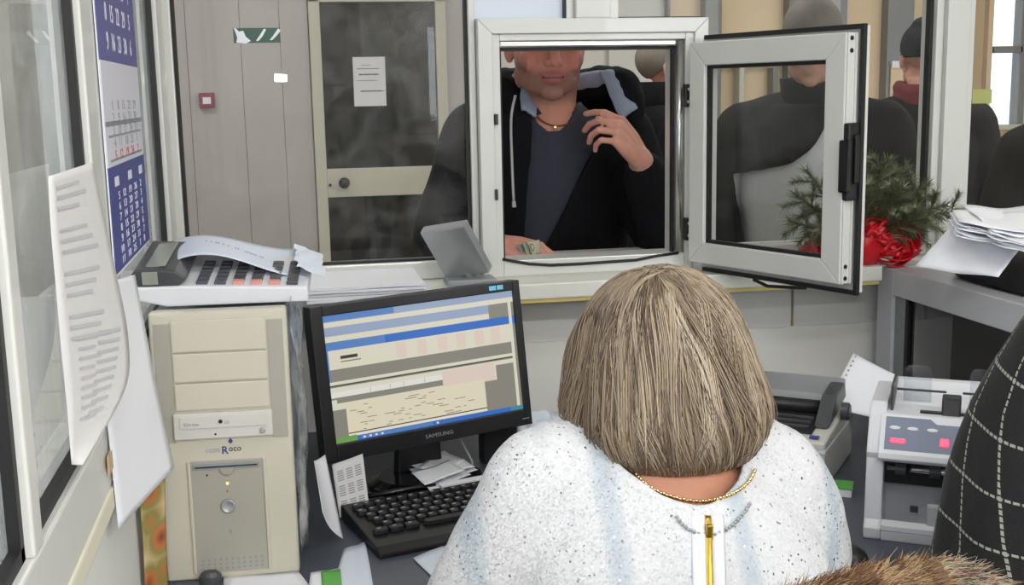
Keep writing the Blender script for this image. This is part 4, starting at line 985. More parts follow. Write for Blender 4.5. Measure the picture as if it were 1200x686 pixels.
# --- fir bouquet in red wrapping on the sill
bp = PY(1006, 305, 2.33)
bq = thing('fir_bouquet', 'fir branches in red crinkled wrapping standing on the sill behind the casement', 'bouquet', (bp.x, 2.325, 1.068))
def crink(p, n): 
    a = math.atan2(p.y, p.x); return Vector((p.x * (1 + .16 * noise.noise(Vector((a * 3, p.z * 30, 1)))), p.y * (1 + .12 * noise.noise(Vector((a * 3, p.z * 30, 5)))), p.z + .008 * noise.noise(Vector((a * 4, p.z * 8, 2))) * (p.z > .01)))
q = MB().rings([((0, 0, 0), .040, .036), ((0, 0, .03), .048, .042), ((0, 0, .06), .056, .048), ((0, 0, .075), .050, .044), ((0, 0, .078), .03, .03)], 48)
q.v = [tuple(crink(Vector(v), None)) for v in q.v]; q.build('wrapping', 'red_wrap', bq, smooth=True)
def loop(c, ang, L, w, nm='bow_loop'):
    d = Vector((math.cos(ang), -.25, math.sin(ang))).normalized(); s_ = Vector((-math.sin(ang), -.2, math.cos(ang)))
    def f(u, v):
        t = u * math.pi * 2; r_ = L * (.5 - .5 * math.cos(t)); p = Vector(c) + d * r_ + s_ * (w * .55 * math.sin(t) * (.4 + r_ / L))
        return p + Vector((0, -.012 + .028 * v + .006 * noise.noise(Vector((u * 6, v * 3, ang))), .006 * noise.noise(Vector((u * 9, v * 4, L)))))
    MB().sheet(f, 26, 5, .001).build(nm, 'red_wrap', bq, smooth=True)
for ang, L, w_ in ((.15, .115, .07), (.55, .09, .07), (-.12, .10, .06), (2.95, .14, .08), (2.5, .12, .08), (3.25, .13, .06), (1.2, .07, .07), (2.0, .10, .08), (.3, .08, .09), (2.75, .10, .1)): loop((0, -.02, .035), ang, L, w_)
for cpos, rr_ in (((.062, -.012, .05), .034), ((.10, -.02, .03), .026), ((-.075, -.015, .06), .036), ((-.115, -.02, .04), .026), ((.02, -.03, .07), .03)):
    pf = MB().sphere(cpos, (rr_ * 1.2, rr_ * .8, rr_), 16)
    fuse(pf, 'wrapping_puff', 'red_wrap', .004, 1, bq, fn=lambda q, n: q + n * .014 * noise.noise(q * 60) + n * .008 * noise.noise(q * 140))
def tail(c, d, L, w_):
    d = Vector(d).normalized()
    MB().sheet(lambda u, v: Vector(c) + d * L * u + Vector((0, -.01 + .022 * v, -.03 * u * u + .006 * math.sin(u * 14) + .004)), 16, 3, .001).build('ribbon_tail', 'red_wrap', bq, smooth=True)
tail((-.04, -.03, .035), (-1, -.1, .06), .13, .02); tail((-.04, -.01, .05), (-1, .0, .12), .10, .02)
mat('fir_green', S(118, 126, 96), .6, 0, .35, 40); mat('fir_stem', S(92, 76, 54), .7, 0, .2, 40)
def branch(base, tip, seed, n=380, nl=.030):
    base = Vector(base); tip = Vector(tip); rnd = random.Random(seed); mb = MB()
    ax = tip - base; L = ax.length; side = ax.cross(Vector((0, 1, 0))).normalized()
    def pt(t): return base + ax * t + Vector((0, 0, -.18 * L * t * t)) + side * (.03 * L * math.sin(t * 3))
    mb.tube([pt(k / 6) for k in range(7)], [.0026 - .0003 * k for k in range(7)], 5, mi=1)
    twigs = [(pt, 1.0, n)]
    def twig(t0, sgn):
        b0 = pt(t0); dr = (ax.normalized() * .7 + side * sgn * .8 + Vector((0, rnd.uniform(-.3, .3), 0))).normalized(); l = L * (.42 - .25 * t0)
        return lambda t: b0 + dr * l * t + Vector((0, 0, -.15 * l * t * t))
    for k in range(6):
        t0 = .25 + .11 * k; f = twig(t0, 1 if k % 2 else -1); mb.tube([f(j / 3) for j in range(4)], [.0016, .0014, .0012, .0008], 4, mi=1); twigs.append((f, .8, n // 3))
    for f, s_, cnt in twigs:
        for i in range(cnt):
            t = .15 + .85 * rnd.random(); p = f(t); d = (f(min(1, t + .05)) - f(t - .05)).normalized()
            a = d.cross(Vector((rnd.uniform(-1, 1), rnd.uniform(-1, 1), rnd.uniform(-1, 1))))
            if a.length < .1: continue
            a.normalize(); e = p + (d * .62 + a * .75) * nl * s_ * rnd.uniform(.6, 1.1); wv = d.cross(a) * .0011
            e.y = min(e.y, .068)
            mb.add([p + wv, p - wv, e], [(0, 1, 2)], 0)
    return mb.build('branch', ['fir_green', 'fir_stem'], bq, fix=False)
tips = [(-.17, -.03, .20), (-.13, .0, .25), (-.07, -.05, .27), (-.02, -.02, .30), (.04, -.04, .27), (.09, -.03, .25), (.13, -.05, .21), (.17, -.06, .16), (.22, -.07, .155), (-.19, -.05, .14), (.06, -.07, .20), (-.03, -.08, .21), (.10, -.1, .13), (-.10, -.08, .17), (.02, .0, .25), (.15, -.02, .11), (-.14, -.09, .12)]
for i, t_ in enumerate(tips): branch((t_[0] * .12, -.01 + t_[1] * .1, .05), t_, 50 + i)

# --- office chair of the clerk, fur collar over its back
ch = thing('office_chair', 'black office chair of the seated clerk', 'chair', (.50, 1.13, 0), R(-8))
MB().rings([((0, .05, .40), .20, .20), ((0, .05, .42), .235, .23), ((0, .05, .455), .235, .23), ((0, .05, .47), .20, .20)], 32, power=4).build('seat', 'chair_black', ch, smooth=True)
bk_ = [((0.03, -.215, .52), .19, .025), ((0.03, -.222, .60), .215, .028), ((0.03, -.225, .80), .225, .028), ((0.03, -.225, .87), .215, .026), ((0.03, -.225, .895), .17, .018)]
MB().rings(bk_, 32, power=3).build('backrest', 'chair_black', ch, smooth=True)
MB().tube([(0, -.18, .42), (0, -.25, .43), (0, -.262, .52), (0, -.25, .66)], .016, 10).build('back_arm', 'black_plastic', ch, smooth=True)
MB().tube([(0, .02, .07), (0, .02, .41)], .028, 14).build('column', 'chrome', ch, smooth=True)
for k in range(5):
    a = k * 2 * math.pi / 5; d = Vector((math.cos(a), math.sin(a), 0))
    lg_ = MB().tube([(0, .02, .09), Vector((0, .02, .075)) + d * .26], [.024, .014], 10).build('leg', 'black_plastic', ch, smooth=True)
    MB().sphere(Vector((0, .02, .028)) + d * .26, .028, 12).build('caster', 'black_plastic', lg_, smooth=True)
fur_path = [PY(x, y, Y) for x, y, Y in ((835, 772, .93), (900, 752, .925), (960, 734, .92), (1020, 720, .915), (1090, 708, .91), (1140, 714, .905), (1178, 736, .90))]
fu = thing('fur_collar', 'brown and grey fur collar draped over the chair back', 'fur')
fm = MB().tube(fur_path, [.026, .034, .038, .040, .040, .036, .024], 16)
fm.v = [tuple(v) for v in fm.v]
mat('fur_base', S(110, 84, 62), .9, 0, .3, 30, vcol=False)
mat('fur_hair', S(255, 255, 255), .75, 0, .1, 30, vcol=True, spec=.25)
fo = fm.build('hide', 'fur_base', fu, smooth=True)
# hanging part of the fur behind the backrest, closed and thick
def strands(roots, dirs, lens, cols, rad, name, m, parent, seg=4, droop=(0, 0, -1), dk=.5, curl=.1, stuff=True):
    """thin tapered three-sided hairs"""
    n = len(roots); roots = np.array(roots); dirs = np.array(dirs); lens = np.array(lens)[:, None]; cols = np.array(cols)
    dr = np.array(droop)[None]; pts = []
    jit = rng.normal(size=(n, 3)) * curl
    for k in range(seg + 1):
        t = k / seg; pts.append(roots + (dirs * t + dr * dk * t * t + jit * t * t) * lens)
    return hair_mesh(np.stack(pts, 1), cols, rad, name, m, parent, stuff)
def hair_mesh(P, cols, rad, name, m, parent, stuff=True, taper=True):
    n, K, _ = P.shape
    T_ = np.gradient(P, axis=1); T_ /= np.linalg.norm(T_, axis=2, keepdims=True) + 1e-9
    A = np.cross(T_, np.array([.31, .52, .79])); A /= np.linalg.norm(A, axis=2, keepdims=True) + 1e-9; B = np.cross(T_, A)
    rr = (np.linspace(1, .25, K) if taper else np.concatenate([[.6], np.ones(K - 2), [.35]]))[None, :, None] * (rad if np.isscalar(rad) else np.array(rad)[:, None, None])
    V = np.stack([P + rr * (A * math.cos(q) + B * math.sin(q)) for q in (0, 2.094, 4.189)], 2)     # n,K,3,3
    V = V.reshape(-1, 3); base = (np.arange(n) * K * 3)[:, None, None]; kk_ = (np.arange(K - 1) * 3)[None, :, None]; j = np.arange(3)[None, None, :]; j2 = (j + 1) % 3
    F = np.stack([base + kk_ + j, base + kk_ + j2, base + kk_ + 3 + j2, base + kk_ + 3 + j], -1).reshape(-1, 4)
    me = bpy.data.meshes.new(name); me.vertices.add(len(V)); me.vertices.foreach_set('co', V.ravel().astype(np.float32))
    me.loops.add(F.size); me.loops.foreach_set('vertex_index', F.ravel().astype(np.int32)); me.polygons.add(len(F))
    me.polygons.foreach_set('loop_start', (np.arange(len(F)) * 4).astype(np.int32)); me.polygons.foreach_set('use_smooth', np.ones(len(F), bool)); me.update(calc_edges=True)
    a = me.color_attributes.new('Col', 'FLOAT_COLOR', 'POINT')
    c = np.repeat(np.concatenate([cols, np.ones((n, 1))], 1), K * 3, axis=0).astype(np.float32); a.data.foreach_set('color', c.ravel())
    o = link(name, me, m, parent)
    if stuff: o['kind'] = 'stuff'
    return o
ro, di, le, co = [], [], [], []
pal = [S(176, 140, 102), S(120, 90, 66), S(206, 176, 140), S(150, 116, 84), S(190, 180, 166), S(84, 64, 50)]
fp_ = [Vector(p) for p in fur_path]; frr = [.026, .034, .038, .040, .040, .036, .024]
for i in range(9000):
    k = random.random() * (len(fp_) - 1.001); a = int(k); t = k - a; c = fp_[a].lerp(fp_[a + 1], t); r_ = frr[a] * (1 - t) + frr[a + 1] * t
    ax = (fp_[a + 1] - fp_[a]).normalized(); th = random.uniform(0, 6.283); u_ = ax.cross(Vector((0, 0, 1))).normalized(); v_ = ax.cross(u_)
    nn = u_ * math.cos(th) + v_ * math.sin(th); ro.append(c + nn * r_ * .97); d = nn * .5 + ax * random.uniform(.4, .9); di.append(d.normalized())
    le.append(random.uniform(.012, .022)); sd = noise.noise(Vector((k * 5, th * 1.1, 0)))
    ci = (4 if k > 4.0 and random.random() < .55 else (1 if sd < -.15 else (2 if sd > .2 else random.choice([0, 3, 0, 5])))); co.append([x * random.uniform(.8, 1.15) for x in pal[ci][:3]])
strands(ro, di, le, co, .00055, 'fur_hairs', 'fur_hair', fu, 4, (0, 0, -1), .35, .2)

# --- checked coat hanging on a stand
m = mat('check_cloth', S(11, 11, 13), .9, 0, .3, 80, bump=.3, bscale=500, sheen=.1); nt = m.node_tree; N = nt.nodes; L = nt.links
uv = N.new('ShaderNodeUVMap'); sep = N.new('ShaderNodeSeparateXYZ'); L.new(uv.outputs[0], sep.inputs[0])
def mnode(op, a, b=None, c=None):
    q = N.new('ShaderNodeMath'); q.operation = op
    for i, x in enumerate((a, b, c)):
        if x is None: continue
        if isinstance(x, (int, float)): q.inputs[i].default_value = x
        else: L.new(x, q.inputs[i])
    return q.outputs[0]
def linemask(s, other):
    d = mnode('ABSOLUTE', mnode('SUBTRACT', mnode('FRACT', s), .5)); line = mnode('LESS_THAN', d, .026)
    dashm = mnode('GREATER_THAN', mnode('ABSOLUTE', mnode('SUBTRACT', mnode('FRACT', mnode('MULTIPLY', other, 8.0)), .5)), .13)
    return mnode('MULTIPLY', line, dashm)
both = mnode('MAXIMUM', linemask(sep.outputs[0], sep.outputs[1]), linemask(sep.outputs[1], sep.outputs[0]))
mxn = N.new('ShaderNodeMix'); mxn.data_type = 'RGBA'; b_ = N['Principled BSDF']; old = b_.inputs['Base Color'].links[0].from_socket
L.new(both, mxn.inputs[0]); L.new(old, mxn.inputs[6]); mxn.inputs[7].default_value = S(150, 150, 143); L.new(mxn.outputs[2], b_.inputs['Base Color'])
# sleeve and body as one coat: rows from neck to hem
YC_ = 1.22
rows = []
for x, y in ((1262, 330), (1238, 350), (1205, 395), (1172, 445), (1147, 490), (1132, 530), (1120, 570), (1111, 620), (1104, 660), (1100, 720), (1098, 790), (1096, 860)):
    rows.append(PY(x, y, YC_))
mbc = MB(); nA = 48; vs_, fs_, uvs = [], [], []
for ri, p in enumerate(rows):
    t = ri / (len(rows) - 1); rx = (.05, .085, .125, .155, .175, .185, .19, .195, .20, .205, .21, .215)[ri]; ry = (.045, .06, .075, .085, .09, .095, .1, .1, .1, .1, .1, .1)[ri]
    for j in range(nA + 1):
        q = 2 * math.pi * j / nA; fold = 1 + .05 * math.sin(q * 7 + 1) * t
        vs_.append((p.x + rx + rx * math.cos(q) * fold, YC_ + ry * math.sin(q) * fold, p.z - .02 * math.cos(q) * (1 - t)))
        uvs.append((j * .27 - 2 * t, (rows[0].z - p.z) / .060 - j * .06))
W_ = nA + 1
for ri in range(len(rows) - 1):
    for j in range(nA): fs_.append((ri * W_ + j, ri * W_ + j + 1, (ri + 1) * W_ + j + 1, (ri + 1) * W_ + j))
mbc.add(vs_, fs_); mbc.add([], [])
me = bpy.data.meshes.new('coat_cloth'); me.from_pydata(vs_, [], fs_)
ul = me.uv_layers.new(name='UVMap')
for l_ in me.loops: ul.data[l_.index].uv = uvs[l_.vertex_index]
sta = thing('coat_stand', 'dark coat stand carrying the checked coat', 'coat stand', (rows[4].x + .20, YC_, 0))
MB().tube([(0, 0, .03), (0, 0, 1.42)], .016, 14).build('pole', 'chair_black', sta, smooth=True)
for k in range(4):
    a = k * math.pi / 2 + .5; d = Vector((math.cos(a), math.sin(a), 0))
    MB().tube([(0, 0, .12), d * .12 + Vector((0, 0, .05)), d * .2 + Vector((0, 0, .014))], .013, 8).build('foot', 'chair_black', sta, smooth=True)
    MB().tube([(0, 0, 1.36), d * .06 + Vector((0, 0, 1.35)), d * .09 + Vector((0, 0, 1.40))], .008, 8).build('hook', 'chair_black', sta, smooth=True)
ct = thing('checked_coat', 'black woollen coat with white dashed check hanging at the right', 'coat')
link('cloth', me, 'check_cloth', ct, smooth=True)
slv = MB()
slv_p = [Vector((rows[3].x + .24, YC_ - .09, rows[3].z)), Vector((rows[4].x + .27, YC_ - .125, rows[4].z - .05)), Vector((rows[6].x + .30, YC_ - .135, rows[7].z - .05)), Vector((rows[8].x + .31, YC_ - .135, rows[9].z - .04))]
slm = MB().tube(slv_p, [.06, .068, .062, .056], 20)
sme = bpy.data.meshes.new('sleeve'); sme.from_pydata(slm.v, [], slm.f); ul2 = sme.uv_layers.new(name='UVMap')
for pl_ in sme.polygons:
    for li in pl_.loop_indices:
        vi = sme.loops[li].vertex_index; ul2.data[li].uv = ((vi % 20) * .35, (rows[0].z - sme.vertices[vi].co.z) / .06)
link('sleeve', sme, 'check_cloth', ct, smooth=True)
for k in range(4): MB().lathe((rows[5].x + .08, YC_ - .103, rows[5].z - .02 - k * .11), [(.012, 0), (.012, -.004), (.008, -.006)], 14, 'Y').build('button', 'black_gloss', ct)
q = rows[0]; MB().rings([((q.x + .05, YC_, q.z - .01), .05, .045), ((q.x + .05, YC_, q.z + .03), .052, .047), ((q.x + .05, YC_, q.z + .035), .04, .035)], 24).build('collar', 'chair_black', ct, smooth=True)
# ================================================================== PEOPLE
mat('skin', (1, 1, 1, 1), .5, 0, .04, 60, vcol=True, spec=.35, sss=.12, bump=.05, bscale=500)
mat('eye_white', S(235, 232, 228), .15); mat('iris', S(70, 50, 36), .15)
mat('black_cloth', S(17, 17, 20), .9, 0, .2, 60, bump=.25, bscale=260, spec=.2)
mat('navy_cloth', S(16, 17, 22), .9, 0, .15, 60, bump=.25, bscale=300, spec=.2)
mat('charcoal_knit', S(50, 53, 66), .9, 0, .12, 80, bump=.3, bscale=420, sheen=.1)
mat('hood_lining', S(140, 150, 170), .9, 0, .08, 60, bump=.3, bscale=300)
mat('cord_grey', S(170, 172, 174), .8); mat('dark_trousers', S(34, 35, 42), .8, 0, .15, 50)
mat('shoe_black', S(20, 20, 21), .35); mat('cord_brown', S(92, 52, 36), .6)
mat('white_knit', S(226, 227, 230), .9, 0, .08, 40, bump=.4, bscale=160); mat('grey_stripe', S(96, 98, 104), .9)
mat('dark_jacket', S(38, 36, 36), .9, 0, .15, 30, bump=.2, bscale=120, spec=.2); mat('coat_brown', S(42, 39, 37), .9, 0, .15, 30, spec=.2)
mat('scarf_red', S(118, 52, 56), .9, 0, .2, 60, bump=.4, bscale=120); mat('beanie', S(40, 42, 48), .9, 0, .15, 60, bump=.4, bscale=160)
mat('grey_hair', S(120, 112, 102), .7, 0, .2, 80)
SKIN = S(226, 172, 150); SKIN_P = S(232, 186, 166)

def spline(P, n):
    P = [Vector(p) for p in P]; out = []
    for i in range(len(P) - 1):
        a, b, c, d = P[max(i - 1, 0)], P[i], P[i + 1], P[min(i + 2, len(P) - 1)]
        for k in range(n):
            t = k / n; out.append(.5 * ((2 * b) + (c - a) * t + (2 * a - 5 * b + 4 * c - d) * t * t + (3 * b - a - 3 * c + d) * t ** 3))
    return out + [P[-1]]
def lerp_list(R_, n):
    out = []
    for i in range(len(R_) - 1): out += [R_[i] + (R_[i + 1] - R_[i]) * k / n for k in range(n)]
    return out + [R_[-1]]
def limb(mb, P, rs, n=14, sub=4, ends=True, flat=1.0):
    mb.tube(spline(P, sub), lerp_list(rs, sub), n, flat=flat)
    if ends: mb.sphere(P[0], rs[0] * .98, n); mb.sphere(P[-1], rs[-1] * .98, n)
def xform(mb, start, M):
    for i in range(start, len(mb.v)): mb.v[i] = tuple(M @ Vector(mb.v[i]))
def head(mb, M, jaw=1.0, nose=True):
    """head facing local -Y, origin at eye level"""
    s0 = len(mb.v)
    mb.sphere((0, .018, .038), (.076, .097, .088), 24); mb.sphere((0, -.028, -.03), (.066 * jaw, .066, .088), 24)
    mb.sphere((0, -.040, -.082), (.054 * jaw, .050, .038), 20); mb.sphere((0, -.076, -.106), (.022 * jaw, .018, .017), 14)
    for s in (-1, 1):
        mb.sphere((s * .038 * jaw, -.066, -.034), (.027, .026, .030), 14); mb.sphere((s * .078, .012, -.014), (.010, .020, .032), 12, rot=(0, 0, s * R(-20)))
        mb.sphere((s * .050 * jaw, -.010, -.070), (.016, .034, .03), 12)
        mb.sphere((s * .012, -.102, -.040), (.009, .011, .009), 10); mb.sphere((s * .03, -.082, .019), (.022, .013, .009), 12)
    mb.tube([(0, -.086, .012), (0, -.102, -.012), (0, -.114, -.036)], [.008, .0095, .0125], 10); mb.sphere((0, -.113, -.037), .0125, 10)
    mb.sphere((0, -.090, -.066), (.022, .009, .0045), 12); mb.sphere((0, -.0885, -.0775), (.018, .010, .0055), 12)
    mb.sphere((0, -.088, -.071), (.026, .010, .016), 12)
    xform(mb, s0, M)
def eyes(parent, M):
    for s in (-1, 1):
        e = MB().sphere(M @ Vector((s * .031, -.0795, -.001)), .0125, 14).build('eye', 'eye_white', parent, smooth=True)
        MB().sphere(M @ Vector((s * .031, -.0885, -.001)), (.006, .004, .006), 10).build('iris', 'iris', e, smooth=True)
FLEN = dict(i=(.043, .026, .021), m=(.047, .030, .023), r=(.044, .028, .022), p=(.034, .021, .019))
def hand(mb, M, curls, thumb=((.62, .70, -.35), (.35, .85, -.4)), side=1, sc=1.0, spread=.06):
    """wrist at origin, +Y to the knuckles, +Z back of the hand, thumb on +X*side; curls: four (mcp,pip,dip) in degrees, index first"""
    s0 = len(mb.v)
    K = [Vector((.031, .092, .0)), Vector((.0105, .096, .003)), Vector((-.0105, .091, .002)), Vector((-.030, .082, -.002))]
    for k in K: mb.tube([(k.x * .55, 0, 0), (k.x * .85, .045, .001), k], [.0155, .0150, .0115], 10); mb.sphere(k, .0117, 10)
    mb.sphere((0, .05, -.005), (.036, .048, .013), 16)
    mb.tube([(0, -.05, 0), (0, -.02, 0), (0, .012, 0)], [.027, .0255, .027], 14, flat=.72)
    for f, k, cu, sp in zip('imrp', K, curls, (1, .3, -.4, -1.1)):
        p = k.copy(); a = 0; r0 = {'i': .0093, 'm': .0097, 'r': .0092, 'p': .0080}[f]
        for j, (l, c) in enumerate(zip(FLEN[f], cu)):
            a += R(c); d = Vector((sp * spread * math.cos(a), math.cos(a), -math.sin(a))).normalized(); q = p + d * l
            mb.tube([p, p.lerp(q, .5), q], [r0, r0 * .94, r0 * .93], 10); mb.sphere(q, r0 * .95, 10); p = q; r0 *= .92
    p = Vector((.026, .022, -.008)); r0 = .0135
    for (d, l) in ((Vector(thumb[0]), .046), (Vector(thumb[0]).lerp(Vector(thumb[1]), .6), .034), (Vector(thumb[1]), .027)):
        q = p + d.normalized() * l; mb.tube([p, q], [r0, r0 * .86], 10); mb.sphere(q, r0 * .88, 10); mb.sphere(p, r0, 10); p = q; r0 *= .84
    xform(mb, s0, M @ Matrix.Diagonal((side * sc, sc, sc, 1)))
def frame(o, y, z):
    y = Vector(y).normalized(); z = Vector(z); z = (z - y * z.dot(y)).normalized(); x = y.cross(z); o = Vector(o)
    return Matrix(((x.x, y.x, z.x, o.x), (x.y, y.y, z.y, o.y), (x.z, y.z, z.z, o.z), (0, 0, 0, 1)))
def cut(o, pred, thick=.004):
    me = o.data; bm = bmesh.new(); bm.from_mesh(me)
    bmesh.ops.delete(bm, geom=[f for f in bm.faces if pred(f.calc_center_median())], context='FACES'); 
    bmesh.ops.delete(bm, geom=[v for v in bm.verts if not v.link_faces], context='VERTS'); bm.to_mesh(me); bm.free()
    bm = bmesh.new(); bm.from_mesh(me); nb = {}
    for e_ in bm.edges:
        if len(e_.link_faces) == 1:
            a_, b_ = e_.verts; nb.setdefault(a_, []).append(b_); nb.setdefault(b_, []).append(a_)
    for it in range(10):
        new = {v: v.co * .4 + sum((q.co for q in l), Vector()) / len(l) * .6 for v, l in nb.items()}
        for v, c in new.items(): v.co = c
    bm.to_mesh(me); bm.free()
    if thick:
        me = finish(o, [('SOLIDIFY', dict(thickness=thick, offset=-1))])
    o.data.polygons.foreach_set('use_smooth', [True] * len(o.data.polygons)); return o
def wrinkle(amp, sc, seed=0, str_=(1, 1, 1)):
    def f(p, n):
        q = Vector((p.x * sc * str_[0] + seed, p.y * sc * str_[1], p.z * sc * str_[2])); a = noise.noise(q) + .5 * noise.noise(q * 2.1)
        return p + n * amp * a
    return f

# ------------------------------------------------------------------ the clerk, seen from behind
wm = thing('person', 'woman with ash blonde bob in sparkly white jacket sitting at the desk', 'person', (.45, 1.15, 0))
woff = Vector((.45, 1.15, 0))
def W(x, y, z): return Vector((x, y, z)) - woff
HC = W(.440, 1.362, 1.094)
HM = Matrix.Translation(HC) @ Matrix.Rotation(R(180 + 4), 4, 'Z') @ Matrix.Rotation(R(10), 4, 'X') @ Matrix.Diagonal((.98, .98, .98, 1))
def torso_rings(g):   # g: growth in metres
    L_ = [((.45, 1.15, .46), .20, .15), ((.45, 1.19, .60), .185, .145), ((.447, 1.24, .75), .180, .14), ((.443, 1.28, .88), .178, .130), ((.44, 1.31, .94), .172, .115), ((.437, 1.325, .985), .140, .095), ((.437, 1.32, 1.02), .088, .075), ((.437, 1.305, 1.05), .062, .062)]
    return [(W(*c), rx + g, ry + g) for c, rx, ry in L_]
shL, shR = W(.292, 1.325, .975), W(.582, 1.325, .958)
elL, elR = W(.205, 1.36, .80), W(.645, 1.365, .830)
wrL, wrR = W(.27, 1.57, .80), W(.66, 1.585, .79)
b = MB(); head(b, HM)
b.tube([HC + Vector((.0, -.035, -.03)), W(.438, 1.308, 1.02), W(.44, 1.32, .95)], [.055, .056, .075], 18)
b.rings(torso_rings(-.012), 28)
for s, e, w_ in ((shL, elL, wrL), (shR, elR, wrR)):
    limb(b, [s, s.lerp(e, .5), e, e.lerp(w_, .5), w_], [.055, .050, .042, .040, .027], 14)
hand(b, frame(wrL, (.35, 1, -.08), (0, .1, 1)), ((18, 30, 20),) * 4, side=1, sc=.92)
hand(b, frame(wrR, (.05, 1, -.06), (0, .1, 1)), ((12, 22, 15),) * 4, side=-1, sc=.92)
for s in (-1, 1):
    limb(b, [W(.45 + s * .09, 1.12, .50), W(.45 + s * .12, 1.50, .52), W(.45 + s * .12, 1.53, .30), W(.45 + s * .12, 1.50, .07)], [.085, .062, .052, .038], 14)
body = fuse(b, 'body', 'skin', .0045, 2, wm)
def wskin(p): return [c * (1 + .05 * noise.noise(p * 30)) for c in S(196, 138, 112)[:3]] + [1]
paint(body, wskin); eyes(wm, HM)
mat('lips', S(176, 84, 82), .4)
# jacket
b = MB(); b.rings(torso_rings(.012), 32)
for s, e, w_ in ((shL, elL, wrL), (shR, elR, wrR)):
    limb(b, [s + Vector((0, 0, .004)), s.lerp(e, .5) + Vector((0, -.01, .004)), e, e.lerp(w_, .5), e.lerp(w_, .72)], [.074, .074, .066, .058, .054], 18)
b.tube([shL + Vector((.0, 0, .018)), W(.36, 1.32, .995), W(.437, 1.315, .985), W(.515, 1.32, .985), shR + Vector((0, 0, .018))], [.066, .060, .062, .060, .066], 16)
jk = fuse(b, 'jacket', 'sequin_cloth' if 'sequin_cloth' in MATS else 'white_knit', .006, 7, wm, fn=wrinkle(.006, 9, 3, (1.2, 1, .6)))
NB = W(.446, 1.18, 1.028)       # back of the neckline
def neckcut(c):
    d = c - W(.444, 1.305, 1.045); return (d.x / .092) ** 2 + (d.y / .094) ** 2 < 1 and c.z > .92
cut(jk, neckcut, .005)
def cuffcut(c): return False
# sparkling tweed
m = MATS['white_knit'].copy(); m.name = 'sequin_cloth'; MATS['sequin_cloth'] = m; nt = m.node_tree; N = nt.nodes; L = nt.links; pb = N['Principled BSDF']
tc = [n for n in N if n.type == 'TEX_COORD'][0]
vo = N.new('ShaderNodeTexVoronoi'); vo.inputs['Scale'].default_value = 420; L.new(tc.outputs['Object'], vo.inputs['Vector'])
vr = N.new('ShaderNodeValToRGB'); vr.color_ramp.interpolation = 'LINEAR'; E_ = vr.color_ramp.elements; E_[0].color = S(194, 196, 202); E_[1].position = .30; E_[1].color = S(212, 213, 217)
e = E_.new(.10); e.color = S(202, 204, 209)
sepc = N.new('ShaderNodeSeparateColor'); L.new(vo.outputs['Color'], sepc.inputs[0])
L.new(sepc.outputs[0], vr.inputs[0])
wv = N.new('ShaderNodeTexWave'); wv.inputs['Scale'].default_value = 2.1; wv.inputs['Distortion'].default_value = .6; wv.inputs['Phase Offset'].default_value = 1.2; L.new(tc.outputs['Object'], wv.inputs['Vector'])
wr_ = N.new('ShaderNodeValToRGB'); wr_.color_ramp.elements[0].position = .88; wr_.color_ramp.elements[0].color = (1, 1, 1, 1); wr_.color_ramp.elements[1].color = S(224, 233, 240); L.new(wv.outputs['Color'], wr_.inputs[0])
mm = N.new('ShaderNodeMix'); mm.data_type = 'RGBA'; mm.blend_type = 'MULTIPLY'; mm.inputs[0].default_value = 1; L.new(vr.outputs[0], mm.inputs[6]); L.new(wr_.outputs[0], mm.inputs[7]); L.new(mm.outputs[2], pb.inputs['Base Color'])
gt = N.new('ShaderNodeMath'); gt.operation = 'GREATER_THAN'; gt.inputs[1].default_value = .98; L.new(sepc.outputs[1], gt.inputs[0])
L.new(gt.outputs[0], pb.inputs['Metallic']); rr_ = N.new('ShaderNodeMapRange'); rr_.inputs[3].default_value = .85; rr_.inputs[4].default_value = .25; L.new(gt.outputs[0], rr_.inputs[0]); L.new(rr_.outputs[0], pb.inputs['Roughness'])
nn_ = N.new('ShaderNodeNormalMap') if False else None
# each sequin tilts its own way
geo = N.new('ShaderNodeNewGeometry'); sb = N.new('ShaderNodeVectorMath'); sb.operation = 'SUBTRACT'; L.new(vo.outputs['Color'], sb.inputs[0]); sb.inputs[1].default_value = (.5, .5, .5)
sm = N.new('ShaderNodeVectorMath'); sm.operation = 'SCALE'; L.new(sb.outputs[0], sm.inputs[0]); sm.inputs['Scale'].default_value = .55
ad = N.new('ShaderNodeVectorMath'); ad.operation = 'ADD'; L.new(geo.outputs['Normal'], ad.inputs[0]); L.new(sm.outputs[0], ad.inputs[1])
nm_ = N.new('ShaderNodeVectorMath'); nm_.operation = 'NORMALIZE'; L.new(ad.outputs[0], nm_.inputs[0]); L.new(nm_.outputs[0], pb.inputs['Normal'])
jk.data.materials.clear(); jk.data.materials.append(m)
from mathutils.bvhtree import BVHTree
def on_surface(o, px, py, off=0.0, origin=woff):
    """where the sight line through a pixel meets o's mesh; returns local point and normal"""
    bvh = BVHTree.FromPolygons([v.co for v in o.data.vertices], [p.vertices for p in o.data.polygons])
    d = ray(px, py).normalized(); h = bvh.ray_cast(CAM - origin, d)
    return h
def surf_path(bvhs, pix, off, origin=woff):
    out = []
    for px, py in pix:
        d = ray(px, py).normalized(); best = None
        for bv in bvhs:
            h = bv.ray_cast(CAM - origin, d)
            if h[0] is not None and (best is None or h[3] < best[3]): best = h
        if best: out.append(best[0] + best[1] * off)
    return out
def bvh(o): return BVHTree.FromPolygons([v.co for v in o.data.vertices], [tuple(p.vertices) for p in o.data.polygons])
BJ, BB = bvh(jk), bvh(body)
